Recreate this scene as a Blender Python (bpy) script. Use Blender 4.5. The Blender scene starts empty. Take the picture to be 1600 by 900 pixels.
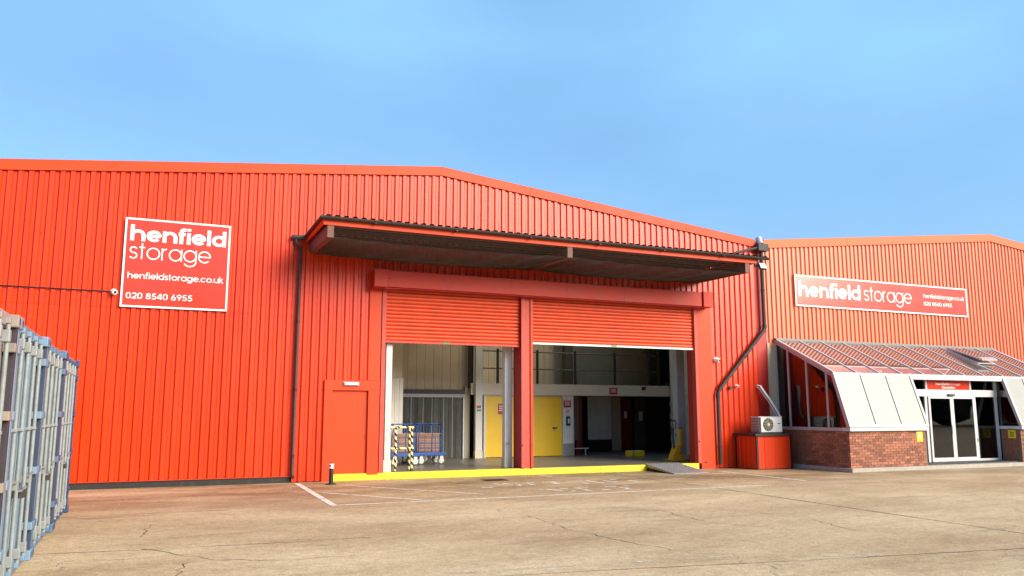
import bpy, math, random
from mathutils import Vector, Matrix
random.seed(7)
S = bpy.context.scene
COL = S.collection
PI = math.pi

# ------------------------------------------------------------------ camera
RW = [[0.9152025994659432, 0.06048430784905874, 0.3984292288911554],
      [-0.4029939987754421, 0.13687655818057123, 0.9049091914505122],
      [0.0001971845819752488, -0.9887398324759963, 0.14964459493606724]]
cam = bpy.data.cameras.new('camera')
camo = bpy.data.objects.new('camera', cam); COL.objects.link(camo)
camo.matrix_world = Matrix(((RW[0][0], -RW[0][1], -RW[0][2], 0.0),
                            (RW[1][0], -RW[1][1], -RW[1][2], -20.8),
                            (RW[2][0], -RW[2][1], -RW[2][2], 1.70),
                            (0, 0, 0, 1)))
cam.sensor_width = 36.0
cam.lens = 36.0 * 1279.9154 / 1600.0
cam.clip_start = 0.1
cam.clip_end = 2000
S.camera = camo
S.render.resolution_x, S.render.resolution_y = 1024, 576

# ------------------------------------------------------------------ light
SUN_ELEV, SUN_AZ = math.radians(26), math.radians(146)      # azimuth clockwise from +Y
w = bpy.data.worlds.new('World'); S.world = w; w.use_nodes = True
nt = w.node_tree; N = nt.nodes; L = nt.links
bg = N['Background']; bg.inputs['Strength'].default_value = 0.094
sky = N.new('ShaderNodeTexSky'); sky.sky_type = 'NISHITA'; sky.sun_disc = False
sky.sun_elevation = SUN_ELEV; sky.sun_rotation = SUN_AZ
sky.air_density = 1.0; sky.dust_density = 1.2; sky.ozone_density = 5.0
tc = N.new('ShaderNodeTexCoord')
mp = N.new('ShaderNodeMapping'); mp.inputs['Scale'].default_value = (1.2, 1.2, 3.2); mp.inputs['Location'].default_value = (2.57, -3.47, 3.98)
L.new(tc.outputs['Generated'], mp.inputs['Vector'])
cn = N.new('ShaderNodeTexNoise'); cn.inputs['Scale'].default_value = 1.3
cn.inputs['Detail'].default_value = 5.0; cn.inputs['Roughness'].default_value = 0.45
L.new(mp.outputs['Vector'], cn.inputs['Vector'])
cr = N.new('ShaderNodeMapRange'); cr.inputs['From Min'].default_value = 0.38; cr.inputs['From Max'].default_value = 0.75
cr.inputs['To Min'].default_value = 0.35; cr.inputs['To Max'].default_value = 0.95
L.new(cn.outputs['Fac'], cr.inputs['Value'])
mx = N.new('ShaderNodeMix'); mx.data_type = 'RGBA'
L.new(cr.outputs['Result'], mx.inputs['Factor'])
L.new(sky.outputs['Color'], mx.inputs['A'])
mx.inputs['B'].default_value = (1.65, 3.35, 5.4, 1)
L.new(mx.outputs['Result'], bg.inputs['Color'])

sl = bpy.data.lights.new('sun', 'SUN'); sl.energy = 3.1; sl.angle = math.radians(40); sl.color = (1.0, 0.88, 0.70)
so = bpy.data.objects.new('sun', sl); COL.objects.link(so)
sdir = Vector((math.sin(SUN_AZ) * math.cos(SUN_ELEV), math.cos(SUN_AZ) * math.cos(SUN_ELEV), math.sin(SUN_ELEV)))
so.rotation_euler = sdir.to_track_quat('Z', 'Y').to_euler()
so.location = sdir * 60
S.view_settings.view_transform = 'Standard'
S.view_settings.look = 'None'
S.view_settings.gamma = 1.0
S.view_settings.use_curve_mapping = False
S.view_settings.exposure = 1.22

# ------------------------------------------------------------------ materials
def lin(h):
    h = h.lstrip('#'); o = []
    for i in (0, 2, 4):
        c = int(h[i:i+2], 16) / 255.0
        o.append(c / 12.92 if c <= 0.04045 else ((c + 0.055) / 1.055) ** 2.4)
    return tuple(o)

def mat(name, base, rough=0.5, metal=0.0, var=0.12, scale=3.0, bump=0.0, bscale=60.0, spec=0.5,
        dirt=0.0, dirtcol=(0.10, 0.07, 0.05), stretch=(1, 1, 1), objrand=0.0, emit=0.0, coat=0.0):
    m = bpy.data.materials.new(name); m.use_nodes = True
    n = m.node_tree.nodes; l = m.node_tree.links
    p = n['Principled BSDF']
    p.inputs['Roughness'].default_value = rough; p.inputs['Metallic'].default_value = metal
    p.inputs['Specular IOR Level'].default_value = spec
    p.inputs['Coat Weight'].default_value = coat
    geo = n.new('ShaderNodeNewGeometry')
    mpn = n.new('ShaderNodeMapping'); mpn.inputs['Scale'].default_value = stretch
    l.new(geo.outputs['Position'], mpn.inputs['Vector'])
    no = n.new('ShaderNodeTexNoise'); no.inputs['Scale'].default_value = scale; no.inputs['Detail'].default_value = 6
    no.inputs['Roughness'].default_value = 0.6
    l.new(mpn.outputs['Vector'], no.inputs['Vector'])
    mr = n.new('ShaderNodeMapRange'); mr.inputs['From Min'].default_value = 0.25; mr.inputs['From Max'].default_value = 0.75
    mr.inputs['To Min'].default_value = 1 - var; mr.inputs['To Max'].default_value = 1 + var
    l.new(no.outputs['Fac'], mr.inputs['Value'])
    val = mr.outputs['Result']
    if objrand:
        oi = n.new('ShaderNodeObjectInfo')
        m2 = n.new('ShaderNodeMapRange'); m2.inputs['To Min'].default_value = 1 - objrand; m2.inputs['To Max'].default_value = 1 + objrand
        l.new(oi.outputs['Random'], m2.inputs['Value'])
        mu = n.new('ShaderNodeMath'); mu.operation = 'MULTIPLY'
        l.new(val, mu.inputs[0]); l.new(m2.outputs['Result'], mu.inputs[1]); val = mu.outputs[0]
    vm = n.new('ShaderNodeVectorMath'); vm.operation = 'SCALE'
    vm.inputs[0].default_value = base; l.new(val, vm.inputs['Scale'])
    colr = vm.outputs['Vector']
    if dirt:
        dn = n.new('ShaderNodeTexNoise'); dn.inputs['Scale'].default_value = scale * 0.7; dn.inputs['Detail'].default_value = 8
        dn.inputs['Roughness'].default_value = 0.7
        dm = n.new('ShaderNodeMapping'); dm.inputs['Location'].default_value = (3.1, 7.7, 1.3); dm.inputs['Scale'].default_value = stretch
        l.new(geo.outputs['Position'], dm.inputs['Vector']); l.new(dm.outputs['Vector'], dn.inputs['Vector'])
        dr = n.new('ShaderNodeMapRange'); dr.inputs['From Min'].default_value = 0.52; dr.inputs['From Max'].default_value = 0.80
        dr.inputs['To Max'].default_value = dirt
        l.new(dn.outputs['Fac'], dr.inputs['Value'])
        mi = n.new('ShaderNodeMix'); mi.data_type = 'RGBA'
        l.new(dr.outputs['Result'], mi.inputs['Factor']); l.new(colr, mi.inputs['A']); mi.inputs['B'].default_value = (*dirtcol, 1)
        colr = mi.outputs['Result']
    l.new(colr, p.inputs['Base Color'])
    rr = n.new('ShaderNodeMapRange'); rr.inputs['To Min'].default_value = max(0.02, rough - 0.08); rr.inputs['To Max'].default_value = min(1, rough + 0.10)
    l.new(no.outputs['Fac'], rr.inputs['Value']); l.new(rr.outputs['Result'], p.inputs['Roughness'])
    if bump:
        bn = n.new('ShaderNodeTexNoise'); bn.inputs['Scale'].default_value = bscale; bn.inputs['Detail'].default_value = 4
        l.new(geo.outputs['Position'], bn.inputs['Vector'])
        bp = n.new('ShaderNodeBump'); bp.inputs['Strength'].default_value = bump; bp.inputs['Distance'].default_value = 0.01
        l.new(bn.outputs['Fac'], bp.inputs['Height']); l.new(bp.outputs['Normal'], p.inputs['Normal'])
    if emit:
        l.new(colr, p.inputs['Emission Color']); p.inputs['Emission Strength'].default_value = emit
    return m

M = {}
RED = (0.66, 0.037, 0.002)
M['clad'] = mat('clad_red', RED, 0.33, var=0.10, scale=1.2, stretch=(3, 3, 0.35), objrand=0.08, dirt=0.30, dirtcol=(0.36, 0.014, 0.002), spec=0.45, bump=0.12, bscale=2.2)
M['cladr'] = mat('clad_red_glare', (0.66, 0.135, 0.045), 0.42, var=0.14, scale=1.2, stretch=(3, 3, 0.35), objrand=0.08, dirt=0.3, dirtcol=(0.42, 0.04, 0.012), spec=0.7, bump=0.12, bscale=2.2)  # sun and sky glare on the right wall painted in as paler red
M['flash'] = mat('flashing_red', (0.62, 0.052, 0.006), 0.5, spec=0.3, var=0.08, scale=1.5, objrand=0.05)
M['flashr'] = mat('flashing_glare', (0.66, 0.125, 0.040), 0.5, spec=0.3, var=0.10, scale=1.5, objrand=0.06)  # glare on the right verge put into a paler base colour
M['trim'] = mat('trim_red', (0.62, 0.046, 0.006), 0.46, spec=0.3, var=0.08, scale=2.5, dirt=0.2, dirtcol=(0.3, 0.02, 0.012))
M['door_red'] = mat('door_red', (0.63, 0.048, 0.005), 0.45, spec=0.3, var=0.06, scale=2.0, bump=0.05, bscale=6)
M['hood'] = mat('hood_red', (0.47, 0.032, 0.014), 0.5, spec=0.3, var=0.10, scale=2.0, dirt=0.25, dirtcol=(0.25, 0.03, 0.02))
M['slat'] = mat('slat_red', (0.62, 0.060, 0.014), 0.42, spec=0.35, var=0.14, scale=2.5, objrand=0.07, dirt=0.35, dirtcol=(0.34, 0.035, 0.012))
M['guide'] = mat('guide_red', (0.52, 0.070, 0.050), 0.5, spec=0.3, var=0.18, scale=6, dirt=0.35, dirtcol=(0.30, 0.10, 0.09))
M['deepred'] = mat('deep_red', (0.40, 0.012, 0.008), 0.5, var=0.12)
M['plinth'] = mat('plinth_black', (0.018, 0.017, 0.016), 0.7, var=0.4, scale=8, dirt=0.4, dirtcol=(0.09, 0.075, 0.06))
M['black'] = mat('black_plastic', (0.014, 0.014, 0.015), 0.45, var=0.25, dirt=0.3, dirtcol=(0.06, 0.05, 0.045))
M['pipe'] = mat('pipe_grey', (0.040, 0.037, 0.036), 0.55, var=0.2, scale=5, spec=0.3, dirt=0.4, dirtcol=(0.12, 0.10, 0.085))
M['rust'] = mat('beam_brown', (0.135, 0.062, 0.048), 0.65, var=0.3, scale=6, dirt=0.5, dirtcol=(0.06, 0.035, 0.028))
M['net'] = mat('net_brown', (0.062, 0.036, 0.028), 0.8, var=0.4, scale=9)
M['wire'] = mat('net_wire', (0.10, 0.085, 0.065), 0.8, var=0.3)
M['undersheet'] = mat('canopy_sheet', (0.040, 0.026, 0.022), 0.7, var=0.3, scale=4)
M['yellow'] = mat('kerb_yellow', (0.82, 0.60, 0.015), 0.5, var=0.12, scale=4, dirt=0.8, dirtcol=(0.34, 0.23, 0.05))
M['ydoor'] = mat('door_yellow', (0.88, 0.54, 0.004), 0.35, var=0.05, scale=2)
M['white'] = mat('white_paint', (0.72, 0.71, 0.68), 0.45, var=0.07, scale=4)
M['upvc'] = mat('white_frame', (0.54, 0.53, 0.535), 0.35, var=0.06, scale=5, dirt=0.25, dirtcol=(0.40, 0.37, 0.35))
M['mauve'] = mat('frame_mauve', (0.42, 0.37, 0.38), 0.4, var=0.10, scale=5, dirt=0.3, dirtcol=(0.28, 0.24, 0.24))
M['cream'] = mat('cream_panel', (0.275, 0.278, 0.25), 0.30, var=0.06, scale=1.2, spec=0.4, dirt=0.25, dirtcol=(0.24, 0.23, 0.19))
M['creampaint'] = mat('cream_paint', (0.68, 0.62, 0.46), 0.5, var=0.08)
M['galv'] = mat('galvanised', (0.46, 0.47, 0.47), 0.38, metal=0.25, var=0.12, scale=7, dirt=0.25, dirtcol=(0.28, 0.27, 0.25))
M['colgrey'] = mat('column_grey', (0.40, 0.43, 0.46), 0.45, var=0.10)
M['beige'] = mat('inner_beige', (0.47, 0.395, 0.28), 0.55, var=0.08, scale=2, objrand=0.04)
M['beamcream'] = mat('beam_cream', (0.66, 0.59, 0.48), 0.5, var=0.06)
M['innerwhite'] = mat('inner_white', (0.72, 0.70, 0.64), 0.5, var=0.06, scale=3, objrand=0.05)
M['blockw'] = mat('block_white', (0.60, 0.57, 0.49), 0.7, var=0.07, scale=4, objrand=0.06, bump=0.2, bscale=40)
M['floor'] = mat('bay_floor', (0.170, 0.145, 0.115), 0.36, var=0.18, scale=1.6, dirt=0.4, dirtcol=(0.09, 0.075, 0.06))
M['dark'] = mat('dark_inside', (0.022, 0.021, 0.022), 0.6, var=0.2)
M['purple'] = mat('header_purple', (0.016, 0.010, 0.026), 0.4, var=0.1)
M['strip'] = mat('strip_grey', (0.036, 0.033, 0.028), 0.30, var=0.3, scale=5, objrand=0.7, spec=0.4)
M['brownst'] = mat('brown_steel', (0.10, 0.075, 0.055), 0.5, var=0.15)
M['signred'] = mat('sign_red', (0.60, 0.036, 0.010), 0.16, var=0.03, scale=1.0, spec=0.65)
M['signwhite'] = mat('sign_white', (0.86, 0.85, 0.83), 0.35, var=0.02)
M['noticered'] = mat('notice_red', (0.42, 0.015, 0.02), 0.4, var=0.05)
M['darkred'] = mat('partition_red', (0.17, 0.007, 0.006), 0.4, var=0.1)
M['noticeyel'] = mat('notice_yellow', (0.82, 0.55, 0.01), 0.4, var=0.05)
M['green'] = mat('sticker_green', (0.03, 0.25, 0.06), 0.4, var=0.1)
M['brick'] = mat('brick_red', (0.30, 0.112, 0.064), 0.8, var=0.25, scale=14, objrand=0.38, dirt=0.45, dirtcol=(0.085, 0.045, 0.035), bump=0.3, bscale=120)
M['mortar'] = mat('mortar', (0.15, 0.115, 0.09), 0.9, var=0.2, scale=20)
M['concrete'] = mat('step_concrete', (0.38, 0.34, 0.29), 0.85, var=0.15, scale=6, dirt=0.4, dirtcol=(0.2, 0.17, 0.14), bump=0.2)
M['checker'] = mat('checker_steel', (0.33, 0.31, 0.30), 0.42, metal=0.25, var=0.15, scale=6, dirt=0.4, dirtcol=(0.13, 0.10, 0.08))
M['blue'] = mat('trolley_blue', (0.012, 0.085, 0.33), 0.35, var=0.1)
M['ply'] = mat('plywood', (0.36, 0.165, 0.065), 0.6, var=0.12, scale=5, stretch=(1, 1, 6))
M['rubber'] = mat('wheel_rubber', (0.10, 0.10, 0.105), 0.7, var=0.1)
M['ptyel'] = mat('pallet_truck_yellow', (0.72, 0.36, 0.012), 0.4, var=0.1)
M['lead'] = mat('lead_flashing', (0.20, 0.19, 0.175), 0.6, var=0.2, scale=8)
M['mark'] = None

def glass(name, tint, ior=1.5):
    m = bpy.data.materials.new(name); m.use_nodes = True
    n = m.node_tree.nodes; l = m.node_tree.links; n.remove(n['Principled BSDF'])
    fr = n.new('ShaderNodeFresnel'); fr.inputs['IOR'].default_value = ior
    tr = n.new('ShaderNodeBsdfTransparent'); tr.inputs['Color'].default_value = (*tint, 1)
    gl = n.new('ShaderNodeBsdfGlossy'); gl.inputs['Roughness'].default_value = 0.015; gl.inputs['Color'].default_value = (0.95, 0.95, 0.95, 1)
    mi = n.new('ShaderNodeMixShader'); l.new(fr.outputs[0], mi.inputs[0]); l.new(tr.outputs[0], mi.inputs[1]); l.new(gl.outputs[0], mi.inputs[2])
    l.new(mi.outputs[0], n['Material Output'].inputs['Surface'])
    return m
M['glass'] = glass('window_glass', (0.55, 0.57, 0.57), 1.65)

def roof_glass():
    m = bpy.data.materials.new('roof_glass'); m.use_nodes = True
    n = m.node_tree.nodes; l = m.node_tree.links; n.remove(n['Principled BSDF'])
    geo = n.new('ShaderNodeNewGeometry')
    no = n.new('ShaderNodeTexNoise'); no.inputs['Scale'].default_value = 5; l.new(geo.outputs['Position'], no.inputs['Vector'])
    mr = n.new('ShaderNodeMapRange'); mr.inputs['To Min'].default_value = 0.34; mr.inputs['To Max'].default_value = 0.50
    l.new(no.outputs['Fac'], mr.inputs['Value'])
    df = n.new('ShaderNodeBsdfDiffuse'); df.inputs['Color'].default_value = (0.12, 0.095, 0.085, 1)
    gl = n.new('ShaderNodeBsdfGlossy'); gl.inputs['Roughness'].default_value = 0.03; gl.inputs['Color'].default_value = (0.92, 0.9, 0.9, 1)
    mi = n.new('ShaderNodeMixShader'); l.new(mr.outputs['Result'], mi.inputs[0]); l.new(df.outputs[0], mi.inputs[1]); l.new(gl.outputs[0], mi.inputs[2])
    l.new(mi.outputs[0], n['Material Output'].inputs['Surface'])
    return m
M['roofglass'] = roof_glass()
M['added_rooflight'] = glass('added_rooflight_sheet', (0.94, 0.92, 0.86), 1.2)  # clear sheet for the added roof openings

def stripes(name, axis, period, slant):
    m = bpy.data.materials.new(name); m.use_nodes = True
    n = m.node_tree.nodes; l = m.node_tree.links; p = n['Principled BSDF']
    geo = n.new('ShaderNodeNewGeometry'); sx = n.new('ShaderNodeSeparateXYZ'); l.new(geo.outputs['Position'], sx.inputs[0])
    a, b = ('Z', 'X') if axis == 'Z' else ('X', 'Z')
    m1 = n.new('ShaderNodeMath'); m1.operation = 'MULTIPLY_ADD'; l.new(sx.outputs[b], m1.inputs[0]); m1.inputs[1].default_value = slant; l.new(sx.outputs[a], m1.inputs[2])
    m2 = n.new('ShaderNodeMath'); m2.operation = 'DIVIDE'; l.new(m1.outputs[0], m2.inputs[0]); m2.inputs[1].default_value = period
    m3 = n.new('ShaderNodeMath'); m3.operation = 'FRACT'; l.new(m2.outputs[0], m3.inputs[0])
    m4 = n.new('ShaderNodeMath'); m4.operation = 'GREATER_THAN'; l.new(m3.outputs[0], m4.inputs[0]); m4.inputs[1].default_value = 0.5 if axis == 'Z' else 0.3
    mi = n.new('ShaderNodeMix'); mi.data_type = 'RGBA'; l.new(m4.outputs[0], mi.inputs['Factor'])
    mi.inputs['A'].default_value = (0.02, 0.02, 0.016, 1); mi.inputs['B'].default_value = (0.80, 0.68, 0.30, 1)
    l.new(mi.outputs['Result'], p.inputs['Base Color']); p.inputs['Roughness'].default_value = 0.45
    return m
M['stripeZ'] = stripes('hazard_stripe_post', 'Z', 0.17, 0.9)
M['stripeX'] = stripes('hazard_stripe_rail', 'X', 0.24, 0.9)

def paint(name, colr, thr, soft=0.08):
    m = bpy.data.materials.new(name); m.use_nodes = True
    n = m.node_tree.nodes; l = m.node_tree.links; p = n['Principled BSDF']
    p.inputs['Base Color'].default_value = (*colr, 1); p.inputs['Roughness'].default_value = 0.7
    geo = n.new('ShaderNodeNewGeometry')
    no = n.new('ShaderNodeTexNoise'); no.inputs['Scale'].default_value = 5.0; no.inputs['Detail'].default_value = 9; no.inputs['Roughness'].default_value = 0.75
    l.new(geo.outputs['Position'], no.inputs['Vector'])
    mr = n.new('ShaderNodeMapRange'); mr.inputs['From Min'].default_value = thr - soft; mr.inputs['From Max'].default_value = thr + soft
    l.new(no.outputs['Fac'], mr.inputs['Value'])
    tr = n.new('ShaderNodeBsdfTransparent'); mi = n.new('ShaderNodeMixShader')
    l.new(mr.outputs['Result'], mi.inputs[0]); l.new(tr.outputs[0], mi.inputs[1]); l.new(p.outputs[0], mi.inputs[2])
    l.new(mi.outputs[0], n['Material Output'].inputs['Surface'])
    return m
M['linewhite'] = paint('line_white', (0.78, 0.72, 0.60), 0.41)
M['linefaint'] = paint('line_faint', (0.62, 0.54, 0.40), 0.53)
M['lineyellow'] = paint('line_yellow', (0.62, 0.42, 0.10), 0.54)
M['crackm'] = mat('crack_dark', (0.035, 0.026, 0.018), 0.95, var=0.3)

def ground_mat():
    m = bpy.data.materials.new('yard_concrete'); m.use_nodes = True
    n = m.node_tree.nodes; l = m.node_tree.links; p = n['Principled BSDF']
    geo = n.new('ShaderNodeNewGeometry'); pos = geo.outputs['Position']
    def noise(scale, det=6, rough=0.6, stretch=None, loc=(0, 0, 0)):
        o = n.new('ShaderNodeTexNoise'); o.inputs['Scale'].default_value = scale; o.inputs['Detail'].default_value = det; o.inputs['Roughness'].default_value = rough
        q = n.new('ShaderNodeMapping'); q.inputs['Scale'].default_value = stretch or (1, 1, 1); q.inputs['Location'].default_value = loc
        l.new(pos, q.inputs['Vector']); l.new(q.outputs['Vector'], o.inputs['Vector']); return o.outputs['Fac']
    def rng(v, a, b, c=0.0, d=1.0):
        r = n.new('ShaderNodeMapRange'); r.inputs['From Min'].default_value = a; r.inputs['From Max'].default_value = b
        r.inputs['To Min'].default_value = c; r.inputs['To Max'].default_value = d; l.new(v, r.inputs['Value']); return r.outputs['Result']
    def math_(op, a, b):
        o = n.new('ShaderNodeMath'); o.operation = op
        for i, t in enumerate((a, b)):
            if isinstance(t, (int, float)): o.inputs[i].default_value = t
            else: l.new(t, o.inputs[i])
        return o.outputs[0]
    def mixc(f, a, b):
        o = n.new('ShaderNodeMix'); o.data_type = 'RGBA'; l.new(f, o.inputs['Factor'])
        for k, t in (('A', a), ('B', b)):
            if isinstance(t, tuple): o.inputs[k].default_value = (*t, 1)
            else: l.new(t, o.inputs[k])
        return o.outputs['Result']
    big = noise(0.22, 5, 0.55, (1, 1.6, 1))
    c = mixc(rng(big, 0.35, 0.65), (0.405, 0.275, 0.148), (0.575, 0.430, 0.252))
    med = noise(1.3, 8, 0.7, (0.7, 1.4, 1), (4, 2, 0))
    c = mixc(rng(med, 0.48, 0.75, 0, 0.6), c, (0.25, 0.165, 0.085))
    # tyre scuffs and spilt dirt in front of the loading bay
    sep = n.new('ShaderNodeSeparateXYZ'); l.new(pos, sep.inputs[0])
    near = rng(sep.outputs['Y'], -6.5, -2.5)
    st = math_('MULTIPLY', near, rng(noise(0.55, 8, 0.72, (0.5, 1.3, 1), (9, 1, 0)), 0.38, 0.60))
    c = mixc(math_('MULTIPLY', st, 0.82), c, (0.165, 0.105, 0.050))
    dk = rng(noise(0.8, 6, 0.65, (0.35, 1.5, 1), (2, 8, 0)), 0.60, 0.74, 0, 0.55)
    c = mixc(dk, c, (0.13, 0.088, 0.050))
    oil = rng(noise(1.9, 4, 0.5, (0.8, 1.2, 1), (1, 3, 0)), 0.69, 0.75, 0, 0.6)
    c = mixc(oil, c, (0.10, 0.07, 0.042))
    pale = rng(noise(0.7, 7, 0.7, (0.6, 1.2, 1), (12, 4, 0)), 0.58, 0.72, 0, 0.5)
    c = mixc(pale, c, (0.55, 0.44, 0.30))
    grain = noise(75, 3, 0.6)
    g = math_('MULTIPLY', rng(grain, 0.25, 0.75, 0.62, 1.38), rng(noise(30, 4, 0.7, (1, 1, 1), (3, 1, 0)), 0.25, 0.75, 0.66, 1.34))
    g2 = rng(noise(8, 7, 0.78), 0.25, 0.75, 0.66, 1.34)
    vm = n.new('ShaderNodeVectorMath'); vm.operation = 'SCALE'; l.new(c, vm.inputs[0]); l.new(math_('MULTIPLY', g, g2), vm.inputs['Scale'])
    # hairline cracks
    wob = n.new('ShaderNodeTexNoise'); wob.inputs['Scale'].default_value = 1.2; wob.inputs['Detail'].default_value = 6; l.new(pos, wob.inputs['Vector'])
    av = n.new('ShaderNodeVectorMath'); av.operation = 'MULTIPLY_ADD'; l.new(wob.outputs['Color'], av.inputs[0]); av.inputs[1].default_value = (1.4, 1.4, 0); l.new(pos, av.inputs[2])
    vo = n.new('ShaderNodeTexVoronoi'); vo.feature = 'DISTANCE_TO_EDGE'; vo.inputs['Scale'].default_value = 0.42; l.new(av.outputs[0], vo.inputs['Vector'])
    ck = rng(vo.outputs['Distance'], 0.0015, 0.006, 1, 0)
    ck = math_('MULTIPLY', ck, rng(noise(0.5, 3, 0.5, None, (5, 5, 0)), 0.56, 0.66, 0, 0.5))
    c = mixc(ck, vm.outputs[0], (0.07, 0.05, 0.03))
    l.new(c, p.inputs['Base Color'])
    ro = math_('SUBTRACT', 0.88, math_('MULTIPLY', st, 0.34))
    l.new(ro, p.inputs['Roughness']); p.inputs['Specular IOR Level'].default_value = 0.35
    h = math_('SUBTRACT', math_('ADD', math_('MULTIPLY', grain, 0.5), math_('MULTIPLY', med, 0.8)), math_('MULTIPLY', ck, 1.5))
    bp = n.new('ShaderNodeBump'); bp.inputs['Strength'].default_value = 0.35; bp.inputs['Distance'].default_value = 0.012
    l.new(h, bp.inputs['Height']); l.new(bp.outputs['Normal'], p.inputs['Normal'])
    return m
M['ground'] = ground_mat()

# ------------------------------------------------------------------ mesh helpers
def root_loc(o):
    v = Vector((0, 0, 0))
    while o is not None:
        v += o.location; o = o.parent
    return v

def props(o, label=None, cat=None, group=None, kind=None):
    if label: o['label'] = label
    if cat: o['category'] = cat
    if group: o['group'] = group
    if kind: o['kind'] = kind
    return o

def thing(name, loc, label=None, cat=None, group=None, kind=None):
    o = bpy.data.objects.new(name, None); o.empty_display_size = 0.2; COL.objects.link(o); o.location = loc
    return props(o, label, cat, group, kind)

def link(name, me, parent=None, loc=(0, 0, 0)):
    o = bpy.data.objects.new(name, me); COL.objects.link(o); o.location = loc
    if parent is not None: o.parent = parent
    return o

class MB:
    def __init__(s): s.v = []; s.f = []
    def add(s, vs, fs):
        b = len(s.v); s.v += [tuple(p) for p in vs]; s.f += [tuple(i + b for i in f) for f in fs]; return s
    def box(s, x0, x1, y0, y1, z0, z1):
        vs = [(x, y, z) for z in (z0, z1) for y in (y0, y1) for x in (x0, x1)]
        return s.add(vs, [(0, 2, 3, 1), (4, 5, 7, 6), (0, 1, 5, 4), (2, 6, 7, 3), (0, 4, 6, 2), (1, 3, 7, 5)])
    def hexa(s, p):   # p: 4 bottom then 4 top, both counter-clockwise from above
        return s.add(p, [(3, 2, 1, 0), (4, 5, 6, 7), (0, 1, 5, 4), (1, 2, 6, 5), (2, 3, 7, 6), (3, 0, 4, 7)])
    def bar(s, a, b, wx, wz=None, up=(0, 0, 1)):   # rectangular bar from a to b
        a = Vector(a); b = Vector(b); d = (b - a).normalized(); u = Vector(up)
        if abs(d.dot(u)) > 0.98: u = Vector((0, 1, 0))
        r = d.cross(u).normalized(); u = r.cross(d).normalized(); wz = wz or wx
        r *= wx / 2; u *= wz / 2
        return s.add([a - r - u, a + r - u, a + r + u, a - r + u, b - r - u, b + r - u, b + r + u, b - r + u],
                     [(0, 1, 2, 3), (7, 6, 5, 4), (4, 5, 1, 0), (5, 6, 2, 1), (6, 7, 3, 2), (7, 4, 0, 3)])
    def tube(s, path, r, n=8, caps=True):
        P = [Vector(p) for p in path]; rings = []; pu = None
        for i, p in enumerate(P):
            d = (P[min(i + 1, len(P) - 1)] - P[max(i - 1, 0)]).normalized()
            u = pu if pu is not None else (Vector((0, 0, 1)) if abs(d.z) < 0.9 else Vector((0, 1, 0)))
            rt = d.cross(u).normalized(); u = rt.cross(d).normalized(); pu = u
            rr = r[i] if isinstance(r, (list, tuple)) else r
            rings.append([p + (rt * math.cos(2 * PI * k / n) + u * math.sin(2 * PI * k / n)) * rr for k in range(n)])
        fs = []
        for i in range(len(P) - 1):
            for k in range(n):
                fs.append((i * n + k, i * n + (k + 1) % n, (i + 1) * n + (k + 1) % n, (i + 1) * n + k))
        if caps: fs += [tuple(range(n))[::-1], tuple(range((len(P) - 1) * n, len(P) * n))]
        return s.add([q for rg in rings for q in rg], fs)
    def prism(s, poly, axis, a, b):   # poly of 2D points extruded along axis
        def pt(u, v, t):
            return {'x': (t, u, v), 'y': (u, t, v), 'z': (u, v, t)}[axis]
        n = len(poly)
        vs = [pt(u, v, a) for u, v in poly] + [pt(u, v, b) for u, v in poly]
        fs = [tuple(range(n))[::-1], tuple(range(n, 2 * n))] + [(i, (i + 1) % n, n + (i + 1) % n, n + i) for i in range(n)]
        return s.add(vs, fs)
    def mesh(s, name, off=Vector((0, 0, 0))):
        me = bpy.data.meshes.new(name)
        me.from_pydata([(v[0] - off[0], v[1] - off[1], v[2] - off[2]) for v in s.v], [], s.f); me.update()
        return me
    def build(s, name, m, parent=None, kind=None, smooth=False, bevel=0, fix=True):
        off = root_loc(parent) if parent is not None else Vector((0, 0, 0))
        me = s.mesh(name, off)
        if fix:
            import bmesh
            bm = bmesh.new(); bm.from_mesh(me); bmesh.ops.recalc_face_normals(bm, faces=bm.faces); bm.to_mesh(me); bm.free()
        if isinstance(m, str): m = M[m]
        me.materials.append(m)
        if smooth:
            for p in me.polygons: p.use_smooth = True
            me.set_sharp_from_angle(angle=math.radians(40))
        o = link(name, me, parent)
        if kind: o['kind'] = kind
        if bevel:
            md = o.modifiers.new('bevel', 'BEVEL'); md.width = bevel; md.segments = 2; md.limit_method = 'ANGLE'
        return o

def B(*a): return MB().box(*a)

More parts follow.
